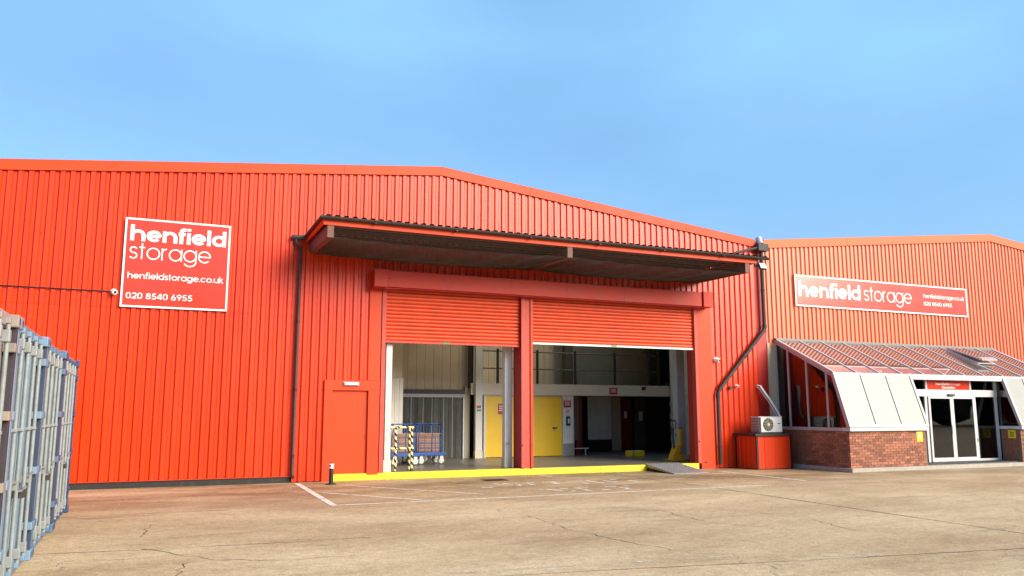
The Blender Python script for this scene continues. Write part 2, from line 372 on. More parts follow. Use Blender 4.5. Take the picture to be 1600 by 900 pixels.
# ------------------------------------------------------------------ stroke lettering (round geometric sans)
def glyph(ch, w):
    """strokes for a glyph: x-height 1, ascender 1.4; returns (list, advance)"""
    r = 0.5 - w / 2; A = []; h = w / 2
    ln = lambda *p: A.append(('l', p))
    ar = lambda cx, cy, rx, a0, a1, ry=None: A.append(('a', (cx, cy, rx, ry or rx, a0, a1)))
    if ch in 'hn':
        q = 0.37 if w > .2 else 0.36
        ln(h, 0, h, 1.4 if ch == 'h' else 1.0); ar(h + q, 1 - h - q, q, 180, 0); ln(h + 2 * q, 0, h + 2 * q, 1 - h - q); adv = 2 * q + w
    elif ch == 'u':
        q = 0.36
        ln(h, h + q, h, 1.0); ar(h + q, h + q, q, 180, 360); ln(h + 2 * q, 0, h + 2 * q, 1.0); adv = 2 * q + w
    elif ch == 'e': ar(.5, .5, r, 0, 318); ln(w, .5, 1 - h * .6, .5); adv = 1.0
    elif ch == 'c': ar(.5, .5, r, 42, 318); adv = 0.93
    elif ch == 'o': ar(.5, .5, r, 0, 360); adv = 1.0
    elif ch == 'a' or ch == 'd':
        ar(.5, .5, r, 0, 360); ln(1 - h, 0, 1 - h, 1.0 if ch == 'a' else 1.4); adv = 1.0
    elif ch == 'p': ar(.5, .5, r, 0, 360); ln(h, -.38, h, 1.0); adv = 1.0
    elif ch == 'g': ar(.5, .5, r, 0, 360); ln(1 - h, .02, 1 - h, 1.0); ar(.5, .02, r, 360, 205, r * .82); adv = 1.0
    elif ch == 'f': ln(.2, 0, .2, 1.4 - h - .17); ar(.37, 1.4 - h - .17, .17, 180, 90); ln(.36, 1.4 - h, .5, 1.4 - h); ln(0, 1 - h, .46, 1 - h); adv = .50
    elif ch == 't': ln(.2, 0, .2, 1.3); ln(0, 1 - h, .42, 1 - h); adv = .44
    elif ch == 'i': ln(h, 0, h, 1.0); ln(h, 1.4 - w * .9, h, 1.4); adv = w
    elif ch == 'l': ln(h, 0, h, 1.4); adv = w
    elif ch == 'r': ln(h, 0, h, 1.0); ar(h + .36, 1 - h - .36, .36, 180, 95); adv = .42 + h * .4
    elif ch == 's':
        q = (0.5 - h) / 2 + 0.001; q = (1 - w) / 4
        ar(.31, 1 - h - q, .24, 25, 270, q); ar(.31, h + q, .25, 90, -155, q); adv = .62
    elif ch == 'k': ln(h, 0, h, 1.4); ln(w, .48, .62, 1.0); ln(.28, .62, .68, 0.0); adv = .74
    elif ch == '.': ln(h, 0, h, w * 1.05); adv = w
    elif ch == 'R': ln(h, 0, h, 1.4); ln(h, 1.4 - h, .5, 1.4 - h); ar(.5, 1.02, .38 - h, 90, -90); ln(h, .64 + h, .5, .64 + h); ln(.45, .66, .84, 0); adv = .88
    elif ch == '0': ar(.42, .98 - .0, .42 - h, 0, 180); ar(.42, .42, .42 - h, 180, 360); ln(h, .42, h, .98); ln(.84 - h, .42, .84 - h, .98); adv = .84
    elif ch == '2': ar(.42, .98, .42 - h, 160, -35); ln(.76, .76, .12, h * 1.4); ln(.0, h, .84, h); adv = .84
    elif ch == '8': ar(.42, 1.4 - h - .28, .28, 0, 360); ar(.42, .40, .40 - h, 0, 360); adv = .84
    elif ch == '5': ln(.22, 1.4 - h, .76, 1.4 - h); ln(.26, 1.4 - h, .16, .74); ar(.40, .44, .44 - h, 140, -150); adv = .84
    elif ch == '4': ln(.62, 0, .62, 1.4); ln(.56, 1.34, .08, .42); ln(0, .36, .86, .36); adv = .86
    elif ch == '6': ar(.42, .42, .42 - h, 0, 360); ln(.12, .56, .52, 1.38); adv = .84
    elif ch == '9': ar(.42, .98, .42 - h, 0, 360); ln(.72, .84, .32, .02); adv = .84
    elif ch == ' ': adv = .36
    else: adv = .5
    return A, adv

def lettering(text, x0, x1, z0, xh, w, y, name, m, parent, gap=0.10):
    pen = 0.0; items = []; wd = 0
    for ch in text:
        A, adv = glyph(ch, w); items.append((A, pen, wd)); pen += adv + gap
        if ch == ' ': wd += 1
    tot = pen - gap; sx = (x1 - x0) / tot; sz = xh; k = 0
    mbs = [MB() for _ in range(wd + 1)]
    for A, px, wi in items:
        mb = mbs[wi]
        for t, p in A:
            yy = y - 0.0005 * (k % 7); k += 1
            if t == 'l':
                ax, az, bx, bz = p; d = math.hypot(bx - ax, bz - az) or 1; nx, nz = -(bz - az) / d * w / 2, (bx - ax) / d * w / 2
                q = [(ax + nx, az + nz), (ax - nx, az - nz), (bx - nx, bz - nz), (bx + nx, bz + nz)]
                mb.add([(x0 + (px + u) * sx, yy, z0 + v * sz) for u, v in q], [(0, 1, 2, 3)])
            else:
                cx, cz, rx, ry, a0, a1 = p; n = max(4, int(abs(a1 - a0) / 15)); vs = []
                for i in range(n + 1):
                    a = math.radians(a0 + (a1 - a0) * i / n); c_, s_ = math.cos(a), math.sin(a)
                    for o in (w / 2, -w / 2):
                        vs.append((x0 + (px + cx + (rx + o) * c_) * sx, yy, z0 + (cz + (ry + o) * s_) * sz))
                mb.add(vs, [(2 * i, 2 * i + 1, 2 * i + 3, 2 * i + 2) for i in range(n)])
    for mb in mbs: mb.build(name, m, parent)

# ================================================================== GROUND
g = MB()
xs = [-400, -60, -20, 0, 10, 20, 40, 80, 400]; ys = [-400, -60, -25, -12, -5, 0.02, 40, 400]
for j in range(len(ys)):
    for x in xs: g.v.append((x, ys[j], 0.0))
for j in range(len(ys) - 1):
    for i in range(len(xs) - 1):
        a = j * len(xs) + i; g.f.append((a, a + 1, a + 1 + len(xs), a + len(xs)))
ground = g.build('ground', 'ground'); props(ground, 'tan worn concrete yard with cracks, stains and faded markings', kind='structure')

def strip(pts, wd, z, name, m):
    mb = MB(); P = [Vector((p[0], p[1], z)) for p in pts]; vs = []
    for i, p in enumerate(P):
        d = (P[min(i + 1, len(P) - 1)] - P[max(i - 1, 0)]).normalized(); nrm = Vector((-d.y, d.x, 0))
        ww = wd[i] if isinstance(wd, list) else wd
        vs += [p + nrm * ww / 2, p - nrm * ww / 2]
    mb.add(vs, [(2 * i, 2 * i + 1, 2 * i + 3, 2 * i + 2) for i in range(len(P) - 1)])
    return mb.build(name, m, ground, fix=False)

strip([(3.19, -5.33), (13.55, -5.19)], 0.10, 0.004, 'painted_line', 'linewhite')
strip([(3.39, -0.30), (3.24, -5.28)], 0.13, 0.005, 'painted_line', 'linewhite')
strip([(-1.26, -2.42), (3.20, -2.33)], 0.07, 0.004, 'painted_line', 'linefaint')
for a, b in [((4.32, -1.26), (6.53, -4.51)), ((3.51, -2.82), (5.05, -5.16)), ((11.77, -3.44), (13.24, -4.87)),
             ((12.0, -0.3), (14.24, -3.67)), ((13.81, -5.31), (14.58, -5.26)), ((6.0, -0.9), (8.6, -4.9))]:
    strip([a, b], 0.085, 0.0045, 'painted_line', 'linewhite' if a[0] < 5 else 'linefaint')
strip([(15.30, -0.9), (15.15, -4.61)], 0.10, 0.004, 'painted_line', 'linewhite')
strip([(15.15, -4.66), (13.9, -4.75)], 0.09, 0.0045, 'painted_line', 'linefaint')
for a, b in [((3.39, -2.76), (4.42, -1.35)), ((4.31, -3.17), (5.3, -2.05)), ((5.0, -4.3), (7.2, -1.2))]:
    strip([a, b], 0.09, 0.005, 'painted_line', 'lineyellow')
strip([(3.0, -12.2), (6.5, -12.6)], 0.08, 0.004, 'painted_line', 'linefaint')
strip([(7.5, -13.0), (8.2, -13.25)], 0.16, 0.004, 'painted_line', 'linefaint')
for x0, y0, x1, y1 in [(7.7, -2.23, 7.78, -2.57), (7.91, -2.26, 8.13, -2.72), (8.13, -2.48, 8.05, -2.99), (8.59, -2.14, 8.74, -2.3), (8.44, -2.55, 8.46, -2.87), (8.96, -2.3, 9.33, -2.36), (9.15, -2.42, 9.07, -2.98), (9.64, -2.26, 10.01, -2.42), (9.72, -2.92, 9.81, -3.09), (10.16, -2.32, 10.18, -2.87), (10.12, -2.97, 10.24, -3.12), (10.55, -2.49, 10.64, -3.03), (10.84, -2.34, 10.99, -2.4), (11.15, -2.69, 11.21, -3.12), (8.04, -3.98, 8.1, -4.08), (8.21, -4.05, 8.43, -4.44), (8.58, -3.99, 8.74, -4.06), (8.94, -3.96, 9.02, -4.21), (8.57, -4.6, 8.65, -4.58), (9.09, -3.88, 9.31, -3.98), (8.94, -4.45, 8.94, -4.77), (9.75, -3.97, 9.99, -4.07), (9.27, -4.65, 9.47, -4.68), (9.94, -4.28, 10.03, -4.32), (10.25, -3.96, 10.29, -4.06), (10.0, -4.42, 9.96, -4.68), (9.77, -0.37, 10.0, -0.79), (7.06, -3.05, 7.29, -3.15)]:
    strip([(x0, y0), (x1, y1)], 0.12, 0.004, 'worn_letter_mark', 'linewhite')

def crack(pts, wd, name='crack', jit=0.05, step=0.14):
    out = []
    for (x0, y0), (x1, y1) in zip(pts, pts[1:]):
        k = max(1, int(math.hypot(x1 - x0, y1 - y0) / step))
        for i in range(k):
            t = i / k; out.append((x0 + (x1 - x0) * t + random.uniform(-jit, jit), y0 + (y1 - y0) * t + random.uniform(-jit, jit)))
    out.append(pts[-1])
    strip(out, [wd * random.uniform(0.35, 1.3) for _ in out], 0.003, name, 'crackm')
crack([(11.9, -0.4), (11.88, -3.28), (11.88, -5.18), (11.61, -9.75), (11.3, -16)], 0.028, 'expansion_joint', 0.006, 0.4)
crack([(-1.16, -9.12), (0.1, -9.27), (1.4, -9.35), (2.91, -9.41)], 0.014, 'expansion_joint', 0.015)
crack([(-1.18, -5.3), (-0.19, -5.27), (1.44, -5.3)], 0.020, 'expansion_joint', 0.015)
crack([(17.02, -5.0), (17.02, -7.43), (17.06, -8.9), (17.1, -12)], 0.018, 'expansion_joint', 0.006, 0.4)
crack([(3.2, -12.55), (4.51, -12.71), (7.02, -13.14), (10.22, -13.61), (13, -14)], 0.018, 'expansion_joint', 0.01, 0.3)
crack([(0.03, -8.4), (0.67, -8.3), (1.44, -8.24), (1.99, -8.13)], 0.012)
crack([(0.07, -9.21), (0.78, -10.35), (1.22, -10.59)], 0.014)
crack([(0.01, -8.14), (0.10, -7.3), (0.15, -6.8)], 0.011)
crack([(5.86, -8.02), (5.76, -10.0), (6.07, -11.95)], 0.010)
crack([(7.6, -7.3), (8.3, -8.4), (8.1, -9.9), (8.7, -11.2)], 0.010)
crack([(9.4, -8.6), (9.9, -10.2), (9.5, -11.6)], 0.009)
crack([(1.2, -10.6), (1.9, -10.75), (2.4, -10.7)], 0.012)
crack([(0.5, -10.4), (0.35, -11.4), (0.6, -12.4)], 0.012)
pb = MB()
for i in range(420):
    x_ = random.uniform(-1, 16); y_ = random.uniform(-15, -0.2); r_ = random.uniform(.005, .016)
    pb.add([(x_ - r_, y_, .001), (x_ + r_ * .8, y_ - r_, .001), (x_ + r_, y_ + r_ * .9, .001), (x_, y_ + r_ * .2, r_ * 1.1)], [(0, 1, 3), (1, 2, 3), (2, 0, 3)])
pb.build('grit', 'concrete', ground, kind='stuff')
dg = MB()
for i in range(7): dg.box(7.86 + i * .075, 7.86 + i * .075 + .045, -1.48, -1.12, 0.004, 0.012)
dg.box(7.82, 7.86, -1.52, -1.08, 0.003, 0.012).box(8.37, 8.41, -1.52, -1.08, 0.003, 0.012).box(7.86, 8.37, -1.52, -1.48, 0.003, 0.011).box(7.86, 8.37, -1.12, -1.08, 0.003, 0.011)
dg.build('drain_grating', 'crackm', ground)

# kerb and bay floor
kerb = thing('kerb', (9.7, 0, 0), 'bright yellow painted kerb along the loading bay threshold', kind='structure')
for i, (a, b) in enumerate([(4.22, 5.60), (5.603, 9.60), (9.604, 11.9), (11.903, 15.30)]):
    B(a, b, -0.03 - (i % 2) * 0.006, 0.14, 0.0, 0.172 + (i % 2) * 0.003).build('kerb_stone', 'yellow', kerb, bevel=0.008)
bf = B(5.45, 20.0, 0.145, 9.0, 0.05, 0.17).build('bay_floor', 'floor'); props(bf, 'grey-brown painted floor inside the loading bay', kind='structure')

# ================================================================== MAIN WAREHOUSE
def zr(x):
    if x < -3.70: return 7.243 + 0.105 * (-3.70 - x)
    return 8.37 - 0.105 * abs(x - 7.03)
def zr2(x): return 8.43 - 0.105 * abs(x - 29.16)

def sheet(x0, x1, zb, zt, yo, pitch, phase, parent, m='clad', gw=0.060, gb=0.030, dep=0.042, name='cladding_sheet'):
    def yprof(x):
        d = abs((x - phase + pitch / 2) % pitch - pitch / 2)
        return dep if d <= gb else (0.0 if d >= gw else dep * (gw - d) / (gw - gb))
    pts = [(x0, yprof(x0))]
    k = math.ceil((x0 - phase) / pitch - 0.5)
    while True:
        c = phase + k * pitch
        if c - gw > x1: break
        for dx, dy in ((-gw, 0), (-gb, dep), (gb, dep), (gw, 0)):
            if x0 + 1e-4 < c + dx < x1 - 1e-4: pts.append((c + dx, dy))
        k += 1
    pts.append((x1, yprof(x1)))
    mb = MB(); vs = []
    f = zt if callable(zt) else (lambda x: zt)
    for x, y in pts: vs += [(x, y + yo, zb), (x, y + yo, f(x))]
    mb.add(vs, [(2 * i, 2 * i + 2, 2 * i + 3, 2 * i + 1) for i in range(len(pts) - 1)])
    return mb.build(name, m, parent, fix=False)

wh = thing('warehouse', (7.03, 0, 0), 'orange-red corrugated gabled warehouse with two part-raised roller shutters', 'warehouse')
PIT, PH = 0.2075, -3.24
SW = PIT * 5
def sheets(xa, xb, zb, zt, parent, pitch, phase, yo0=0.0, m='clad'):
    n0 = math.floor((xa - phase - pitch / 2) / (pitch * 5)); x = xa
    i = n0
    while x < xb - 1e-6:
        nx = phase + pitch / 2 + (i + 1) * pitch * 5
        if nx <= x + 0.02: i += 1; continue
        nx = min(nx, xb)
        sheet(x, nx, zb, zt, yo0 - 0.003 * (i % 2), pitch, phase, parent, m)
        x = nx; i += 1
cap = lambda x: zr(x) - 0.10
sheets(-14.2, 3.30, 0.15, 4.10, wh, PIT, PH)
sheets(3.30, 4.02, 0.02, 4.10, wh, PIT, PH, -0.012)
sheets(4.02, 5.12, 2.49, 4.10, wh, PIT, PH, -0.012)
sheets(15.92, 17.74, 0.02, 4.10, wh, PIT, PH)
sheets(-14.2, 5.12, 4.085, cap, wh, PIT, PH, -0.007)
sheets(5.12, 15.92, 4.90, cap, wh, PIT, PH, -0.007)
sheets(15.92, 17.74, 4.085, cap, wh, PIT, PH, -0.007)
B(17.74, 18.14, 0.03, 0.06, 0.0, 7.14).build('corner_infill', 'deepred', wh)
B(-14.2, 3.26, 0.012, 0.10, 0.0, 0.17).build('plinth', 'plinth', wh)
B(-14.2, 3.28, -0.022, 0.012, 0.145, 0.160).build('drip_flashing', 'trim', wh)
# fixings
fx = MB()
def dots(mb, xa, xb, zs, pitch, phase, every):
    k = math.ceil((xa - phase) / pitch); i = 0
    while phase + k * pitch < xb:
        x = phase + (k + 0.5) * pitch
        for j, z in enumerate(zs):
            if (k + j) % every == 0: mb.box(x + .075, x + .091, -0.020, 0.0, z - .008, z + .008)
        k += 1
dots(fx, -14, 3.2, (1.9, 3.2, 4.33, 5.7), PIT, PH, 2); dots(fx, 5.2, 15.8, (5.7, 6.6), PIT, PH, 2); dots(fx, 16, 17.7, (1.6, 3.2, 4.4, 5.6), PIT, PH, 2)
fx.build('fixings', 'deepred', wh, kind='stuff')
# verge flashing in lengths
def flashing(xa, xb, f, step, parent, hgt=0.235, fm='flash'):
    n = max(1, round((xb - xa) / step)); i = 0
    for i in range(n):
        a = xa + (xb - xa) * i / n; b = xa + (xb - xa) * (i + 1) / n - 0.004
        y0 = -0.045 - 0.004 * (i % 2); h2 = hgt
        jz = random.uniform(-.006, .006); f0 = f; f = (lambda x, f0=f0, jz=jz: f0(x) + jz)
        mb = MB()
        mb.hexa([(a, y0, f(a) - h2), (b, y0, f(b) - h2), (b, -0.018, f(b) - h2), (a, -0.018, f(a) - h2),
                 (a, y0, f(a)), (b, y0, f(b)), (b, -0.018, f(b)), (a, -0.018, f(a))])
        mb.hexa([(a, y0, f(a) + .001), (b, y0, f(b) + .001), (b, 0.35, f(b) + .001), (a, 0.35, f(a) + .001),
                 (a, y0, f(a) + .014), (b, y0, f(b) + .014), (b, 0.35, f(b) + .02), (a, 0.35, f(a) + .02)])
        mb.build('verge_flashing', fm, parent); f = f0
flashing(-14.2, -3.70, zr, 3.0, wh); flashing(-3.70, 7.03, zr, 3.0, wh); flashing(7.03, 17.80, zr, 3.0, wh)
def roof_piece(a, b, y0, y1, f, parent, name='roof', m='lead', t0=.12, t1=.02):
    MB().hexa([(a, y0, f(a) - t0), (b, y0, f(b) - t0), (b, y1, f(b) - t0), (a, y1, f(a) - t0),
               (a, y0, f(a) - t1), (b, y0, f(b) - t1), (b, y1, f(b) - t1), (a, y1, f(a) - t1)]).build(name, m, parent)
roof_piece(-14.2, -3.7, 0.06, 28, zr, wh); roof_piece(-3.7, 7.03, 0.06, 28, zr, wh)
roof_piece(7.03, 9.0, 0.06, 28, zr, wh); roof_piece(17.2, 17.9, 0.06, 28, zr, wh)
roof_piece(9.0, 17.2, 0.06, 1.0, zr, wh); roof_piece(9.0, 17.2, 8.8, 28, zr, wh)
for i in range(4):  # unseen roof openings added to let sky light brighten the bay
    x = 9.0 + i * 2.05
    roof_piece(x, x + .25, 1.0, 8.8, zr, wh)
    roof_piece(x + .25, x + 2.05, 1.0, 8.8, zr, wh, 'added_rooflight', 'added_rooflight', .05, .04)
B(-14.2, 39.4, 27.8, 28, 0, 7.1).build('rear_wall', 'clad', wh)
sp = MB()
for i in range(150):
    x = -3.2 + i * 0.034 + random.uniform(-.006, .006); z = zr(x) + .02
    lx = random.uniform(-.012, .012); sp.tube([(x, 0.05, z), (x + lx, 0.05 + random.uniform(-.03, .03), z + .105)], 0.0016, 3, False)
sp.build('bird_spikes', 'galv', wh, kind='stuff')

# personnel door with surround
dr = B(4.225, 5.135, 0.035, 0.075, 0.176, 2.232).build('door', 'door_red', wh, bevel=0.004)
for z in (0.45, 1.95): B(4.215, 4.235, -0.004, 0.035, z, z + .10).build('hinge', 'trim', dr)
B(5.085, 5.105, 0.020, 0.035, 1.02, 1.12).build('lock', 'deepred', dr)
B(4.02, 4.22, -0.036, 0.04, 0.0, 2.235).build('door_surround', 'trim', wh, bevel=0.004)
B(5.14, 5.43, -0.036, 0.04, 0.135, 2.235).build('door_surround', 'trim', wh, bevel=0.004)
B(4.02, 5.43, -0.040, 0.04, 2.238, 2.495).build('door_surround', 'trim', wh, bevel=0.004)
B(4.22, 5.14, 0.08, 0.10, 0.0, 2.3).build('door_backing', 'dark', wh)
B(5.12, 5.43, -0.022, 0.03, 2.498, 4.96).build('jamb_flashing', 'trim', wh, bevel=0.004)
B(15.41, 15.92, -0.026, 0.03, 0.0, 4.96).build('jamb_flashing', 'trim', wh, bevel=0.004)
bt = MB()
for i in range(12):
    for x in (15.50, 15.56): bt.box(x, x + .014, -0.034, -0.026, 0.3 + i * .38, 0.314 + i * .38)
bt.build('fixings', 'deepred', wh, kind='stuff')
B(15.52, 15.60, -0.033, -0.026, 0.17, 0.22).build('vent_slot', 'dark', wh)
# shutter guides, centre post and reveals
B(5.455, 5.56, -0.03, 0.18, 0.172, 4.95).build('shutter_guide', 'guide', wh)
B(5.435, 5.452, 0.0, 0.3, 0.14, 4.95).build('shadow_gap', 'dark', wh)
cp = thing('centre_post', (0, 0, 0)); cp.parent = wh; cp.location = (9.58 - 7.03, 0, 0)
B(9.42, 9.53, -0.06, -0.035, 0.176, 4.95).build('flange', 'guide', cp)
B(9.535, 9.70, -0.028, -0.01, 0.176, 4.95).build('web', 'guide', cp)
B(9.70, 9.77, -0.065, -0.03, 0.176, 4.95).build('flange', 'trim', cp)
B(9.425, 9.765, -0.005, 0.50, 0.172, 4.95).build('post_casing', 'deepred', cp)
for z in (0.78,):
    for x in (9.44, 9.73): B(x, x + .03, -0.085, -0.06, z, z + .04).build('bolt', 'rust', cp)
B(15.292, 15.405, -0.03, 0.16, 0.172, 4.95).build('shutter_guide', 'guide', wh)
B(15.30, 15.40, 0.165, 0.42, 0.172, 4.95).build('reveal', 'deepred', wh)
B(15.33, 15.36, -0.055, -0.03, 0.80, 0.84).build('bolt', 'rust', wh)

def shutter(xa, xb, zbot, barm, label, stx):
    sh = thing('roller_shutter', (0, 0, 0)); sh.parent = wh; sh.location = ((xa + xb) / 2 - 7.03, 0.05, 0); sh['label'] = label
    H = 0.0985; n = int((4.98 - zbot - 0.06) / H) + 1
    prof = [(0.030, 0.0), (0.012, 0.010), (0.000, 0.035), (0.000, 0.064), (0.012, 0.088), (0.030, 0.0965)]
    mb = MB(); hw = (xb - xa) / 2 - 0.004; vs = []
    for y, z in prof: vs += [(-hw, y, z), (hw, y, z)]
    mb.add(vs, [(2 * i, 2 * i + 1, 2 * i + 3, 2 * i + 2) for i in range(len(prof) - 1)])
    me = mb.mesh('slat'); me.materials.append(M['slat'])
    for p in me.polygons: p.use_smooth = True
    for i in range(n):
        o = link('slat', me, sh, (0, random.uniform(-.004, .004), zbot + 0.06 + i * H)); o.rotation_euler = (random.uniform(-.04, .04), random.uniform(-.0006, .0006), 0)
    B(xa + .004, xb - .004, 0.035, 0.085, zbot, zbot + 0.058).build('bottom_bar', barm, sh, bevel=0.004)
    B(stx, stx + 0.20, 0.030, 0.034, zbot + .012, zbot + 0.052).build('sticker', 'green', sh)
    B(xa, xb, 0.092, 0.10, zbot + 0.01, 4.95).build('backing', 'deepred', sh)
shutter(5.56, 9.42, 3.49, 'guide', 'narrower orange-red shutter left of the centre post, part raised', 7.15)
shutter(9.77, 15.29, 3.585, 'galv', 'wider orange-red right shutter with pale metal bottom bar', 12.35)
hood = B(5.50, 15.36, -0.36, -0.045, 4.90, 5.34).build('shutter_hood', 'hood', wh, bevel=0.01)
for x in (7.1, 9.0, 10.7, 12.6): B(x, x + .006, -0.364, -0.36, 4.905, 5.335).build('hood_joint', 'deepred', hood)
for a, b in ((5.13, 5.495), (15.40, 15.76)):
    B(a, b, -0.40, -0.045, 4.885, 5.355).build('hood_end_cap', 'hood', hood, bevel=0.012)
B(5.54, 5.57, -0.37, -0.36, 5.10, 5.13).build('bolt', 'dark', hood)
B(5.13, 5.80, -0.30, -0.05, 4.868, 4.884).build('hood_soffit', 'deepred', hood)
B(5.80, 15.36, -0.30, -0.05, 4.880, 4.896).build('hood_soffit', 'deepred', hood)

# interior shell
def panel_run(xa, xb, y, z0, z1, m, pitch=0.30, name='wall_panel', wdt=0.9):
    x = xa
    while x < xb - .01:
        nx = min(x + wdt, xb); sheet(x + .003, nx - .003, z0, z1, y, pitch, xa + .15, wh, m, 0.022, 0.012, 0.012, name); x = nx
B(5.30, 5.62, 0.3, 9.2, 0.0, 5.6).build('inner_side_wall', 'beige', wh)
B(5.43, 20.2, 9.0, 9.2, 0.0, 5.6).build('inner_back_wall', 'beige', wh)
B(17.95, 18.1, 0.1, 5.3, 0.0, 5.6).build('inner_side_wall', 'innerwhite', wh)
B(20.0, 20.2, 5.3, 9.0, 0.0, 5.6).build('inner_side_wall', 'dark', wh)
B(17.95, 20.0, 5.2, 5.3, 0.0, 5.6).build('inner_side_wall', 'innerwhite', wh)
for a in ((5.3, 9.0, .12, 9.2), (17.2, 20.2, .12, 9.2), (9.0, 17.2, .12, 1.0), (9.0, 17.2, 8.8, 9.2)):
    B(*a, 5.3, 5.45).build('inner_ceiling', 'beige', wh)
for a in ((8.9, 9.0, .9, 8.9), (17.2, 17.3, .9, 8.9), (9.0, 17.2, .9, 1.0), (9.0, 17.2, 8.8, 8.9)):  # lining of the added roof opening above the bay
    B(*a, 5.45, 7.1).build('added_rooflight_shaft', 'white', wh)
B(5.3, 18.0, 0.115, 0.16, 4.96, 5.4).build('lintel', 'dark', wh)
# left pier
B(5.63, 7.04, 3.46, 5.5, 0.17, 5.3).build('pier', 'creampaint', wh)
panel_run(6.20, 7.07, 3.43, 0.17, 2.70, 'innerwhite', 0.145)
B(5.63, 7.08, 3.40, 3.46, 2.70, 2.715).build('panel_trim', 'innerwhite', wh)
# back wall above curtain
panel_run(7.04, 9.92, 5.5, 2.44, 5.3, 'beige', 0.30)
B(9.80, 9.98, 5.40, 5.6, 0.17, 2.60).build('wall_end', 'beige', wh)
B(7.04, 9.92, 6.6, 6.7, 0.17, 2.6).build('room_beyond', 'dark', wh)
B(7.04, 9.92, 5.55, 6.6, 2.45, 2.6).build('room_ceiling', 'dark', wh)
sc = thing('strip_curtain', (8.65, 5.42, 0.17), 'dark grey strip curtain doorway under a purple header at the back', 'strip curtain')
B(7.06, 9.80, 5.36, 5.52, 2.30, 2.44).build('header_box', 'purple', sc)
B(7.06, 9.80, 5.40, 5.46, 2.185, 2.295).build('hanging_rail', 'colgrey', sc)
x = 7.08; i = 0
while x < 9.72:
    B(x, x + 0.155, 5.44 + (i % 2) * .012, 5.447 + (i % 2) * .012, 0.175, 2.18).build('curtain_strip', 'strip', sc); x += 0.135; i += 1
for k_ in range(7): B(7.2 + k_ * .36 + .05 * (k_ % 2), 7.215 + k_ * .36 + .05 * (k_ % 2), 5.43, 5.438, 0.2, 2.17).build('strip_edge', 'colgrey', sc)
B(9.735, 9.79, 5.40, 5.47, 0.175, 2.18).build('side_post', 'galv', sc)
# columns
def column(xa, xb, ya, yb, zt, m, base=0.28, tw=True):
    c = B(xa, xb, ya, yb, 0.17 + base, zt).build('column', m, wh, bevel=0.01)
    B(xa - .012, xb + .012, ya - .012, yb + .012, 0.172, 0.17 + base).build('column_base', 'creampaint', c)
    return c
column(5.65, 5.82, 0.22, 0.42, 5.3, 'galv', 0.30)
c2 = column(9.17, 9.36, 0.52, 0.72, 5.3, 'white', 0.26)
B(9.365, 9.40, 0.54, 0.70, 0.172, 4.0).build('cable_cover', 'creampaint', c2)
B(9.20, 9.30, 0.49, 0.515, 0.80, 0.86).build('bracket', 'galv', c2)
column(10.07, 10.32, 5.10, 5.25, 5.3, 'innerwhite', 0.26)
column(15.70, 16.0, 1.55, 1.82, 5.3, 'colgrey', 0.16)
B(9.90, 10.05, 5.26, 5.40, 2.5, 5.3).build('dark_post', 'dark', wh)
for xx in (10.70, 15.15, 19.1): B(xx, xx + .33, 8.3, 8.6, 2.6, 5.3).build('mezzanine_column', 'brownst', wh)
panel_run(10.0, 20.0, 8.9, 2.6, 5.3, 'beige', 0.24)
# partition with yellow doors
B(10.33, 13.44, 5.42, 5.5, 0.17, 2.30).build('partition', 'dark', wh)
def ydoor(xa, xb, hx, dark):
    d = B(xa, xb, 5.33, 5.40, 0.185, 2.235).build('door', 'ydoor', wh, bevel=0.004)
    B(hx, hx + .17, 5.30, 5.328, 1.12, 1.17).build('handle', 'pipe' if dark else 'galv', d)
    B(hx + .06, hx + .12, 5.29, 5.299, 1.06, 1.12).build('padlock', 'galv', d)
    return d
ydoor(10.53, 11.60, 11.28, False)
ydoor(11.68, 12.275, 11.98, False); ydoor(12.315, 13.43, 13.06, True)
for a, b in ((10.45, 10.525), (11.605, 11.675), (12.278, 12.312), (13.432, 13.47)):
    B(a, b, 5.31, 5.42, 0.172, 2.24).build('door_frame', 'galv', wh)
B(10.45, 13.47, 5.31, 5.42, 2.24, 2.268).build('door_frame', 'galv', wh)
panel_run(13.47, 13.90, 5.33, 0.17, 2.27, 'innerwhite', 0.10)
B(13.46, 13.91, 5.35, 5.5, 0.17, 2.27).build('panel_core', 'innerwhite', wh)
B(13.465, 13.905, 5.305, 5.328, 0.175, 0.60).build('kick_plate', 'checker', wh)
B(13.88, 13.91, 5.31, 5.33, 0.6, 1.5).build('edge_strip', 'galv', wh)
# lobby under the mezzanine
B(13.9, 20, 8.55, 8.6, 0.17, 2.3).build('lobby_back_wall', 'dark', wh)
panel_run(15.95, 17.03, 8.0, 0.62, 2.30, 'innerwhite', 0.16)
B(15.95, 17.03, 7.99, 8.05, 0.17, 0.615).build('skirting', 'black', wh)
B(17.05, 17.45, 7.98, 8.03, 0.18, 2.28).build('door', 'beige', wh)
B(17.47, 17.92, 7.9, 8.02, 0.17, 2.28).build('lobby_post', 'darkred', wh)
B(18.1, 18.6, 7.95, 8.02, 0.17, 2.28).build('lobby_panel', 'brownst', wh)
B(14.30, 14.55, 5.9, 6.05, 0.17, 2.28).build('lobby_post', 'darkred', wh)
B(14.0, 14.28, 5.66, 5.70, 0.7, 2.28).build('lobby_panel', 'brownst', wh)
B(13.93, 14.6, 5.5, 5.53, 0.40, 0.43).build('guard_rail', 'white', wh)
B(14.45, 14.48, 5.5, 5.53, 0.172, 0.398).build('guard_rail', 'white', wh)
B(17.56, 17.68, 7.88, 7.895, 1.45, 1.72).build('paper_notice', 'white', wh)
B(18.28, 18.46, 7.935, 7.948, 1.35, 1.72).build('paper_notice', 'white', wh)
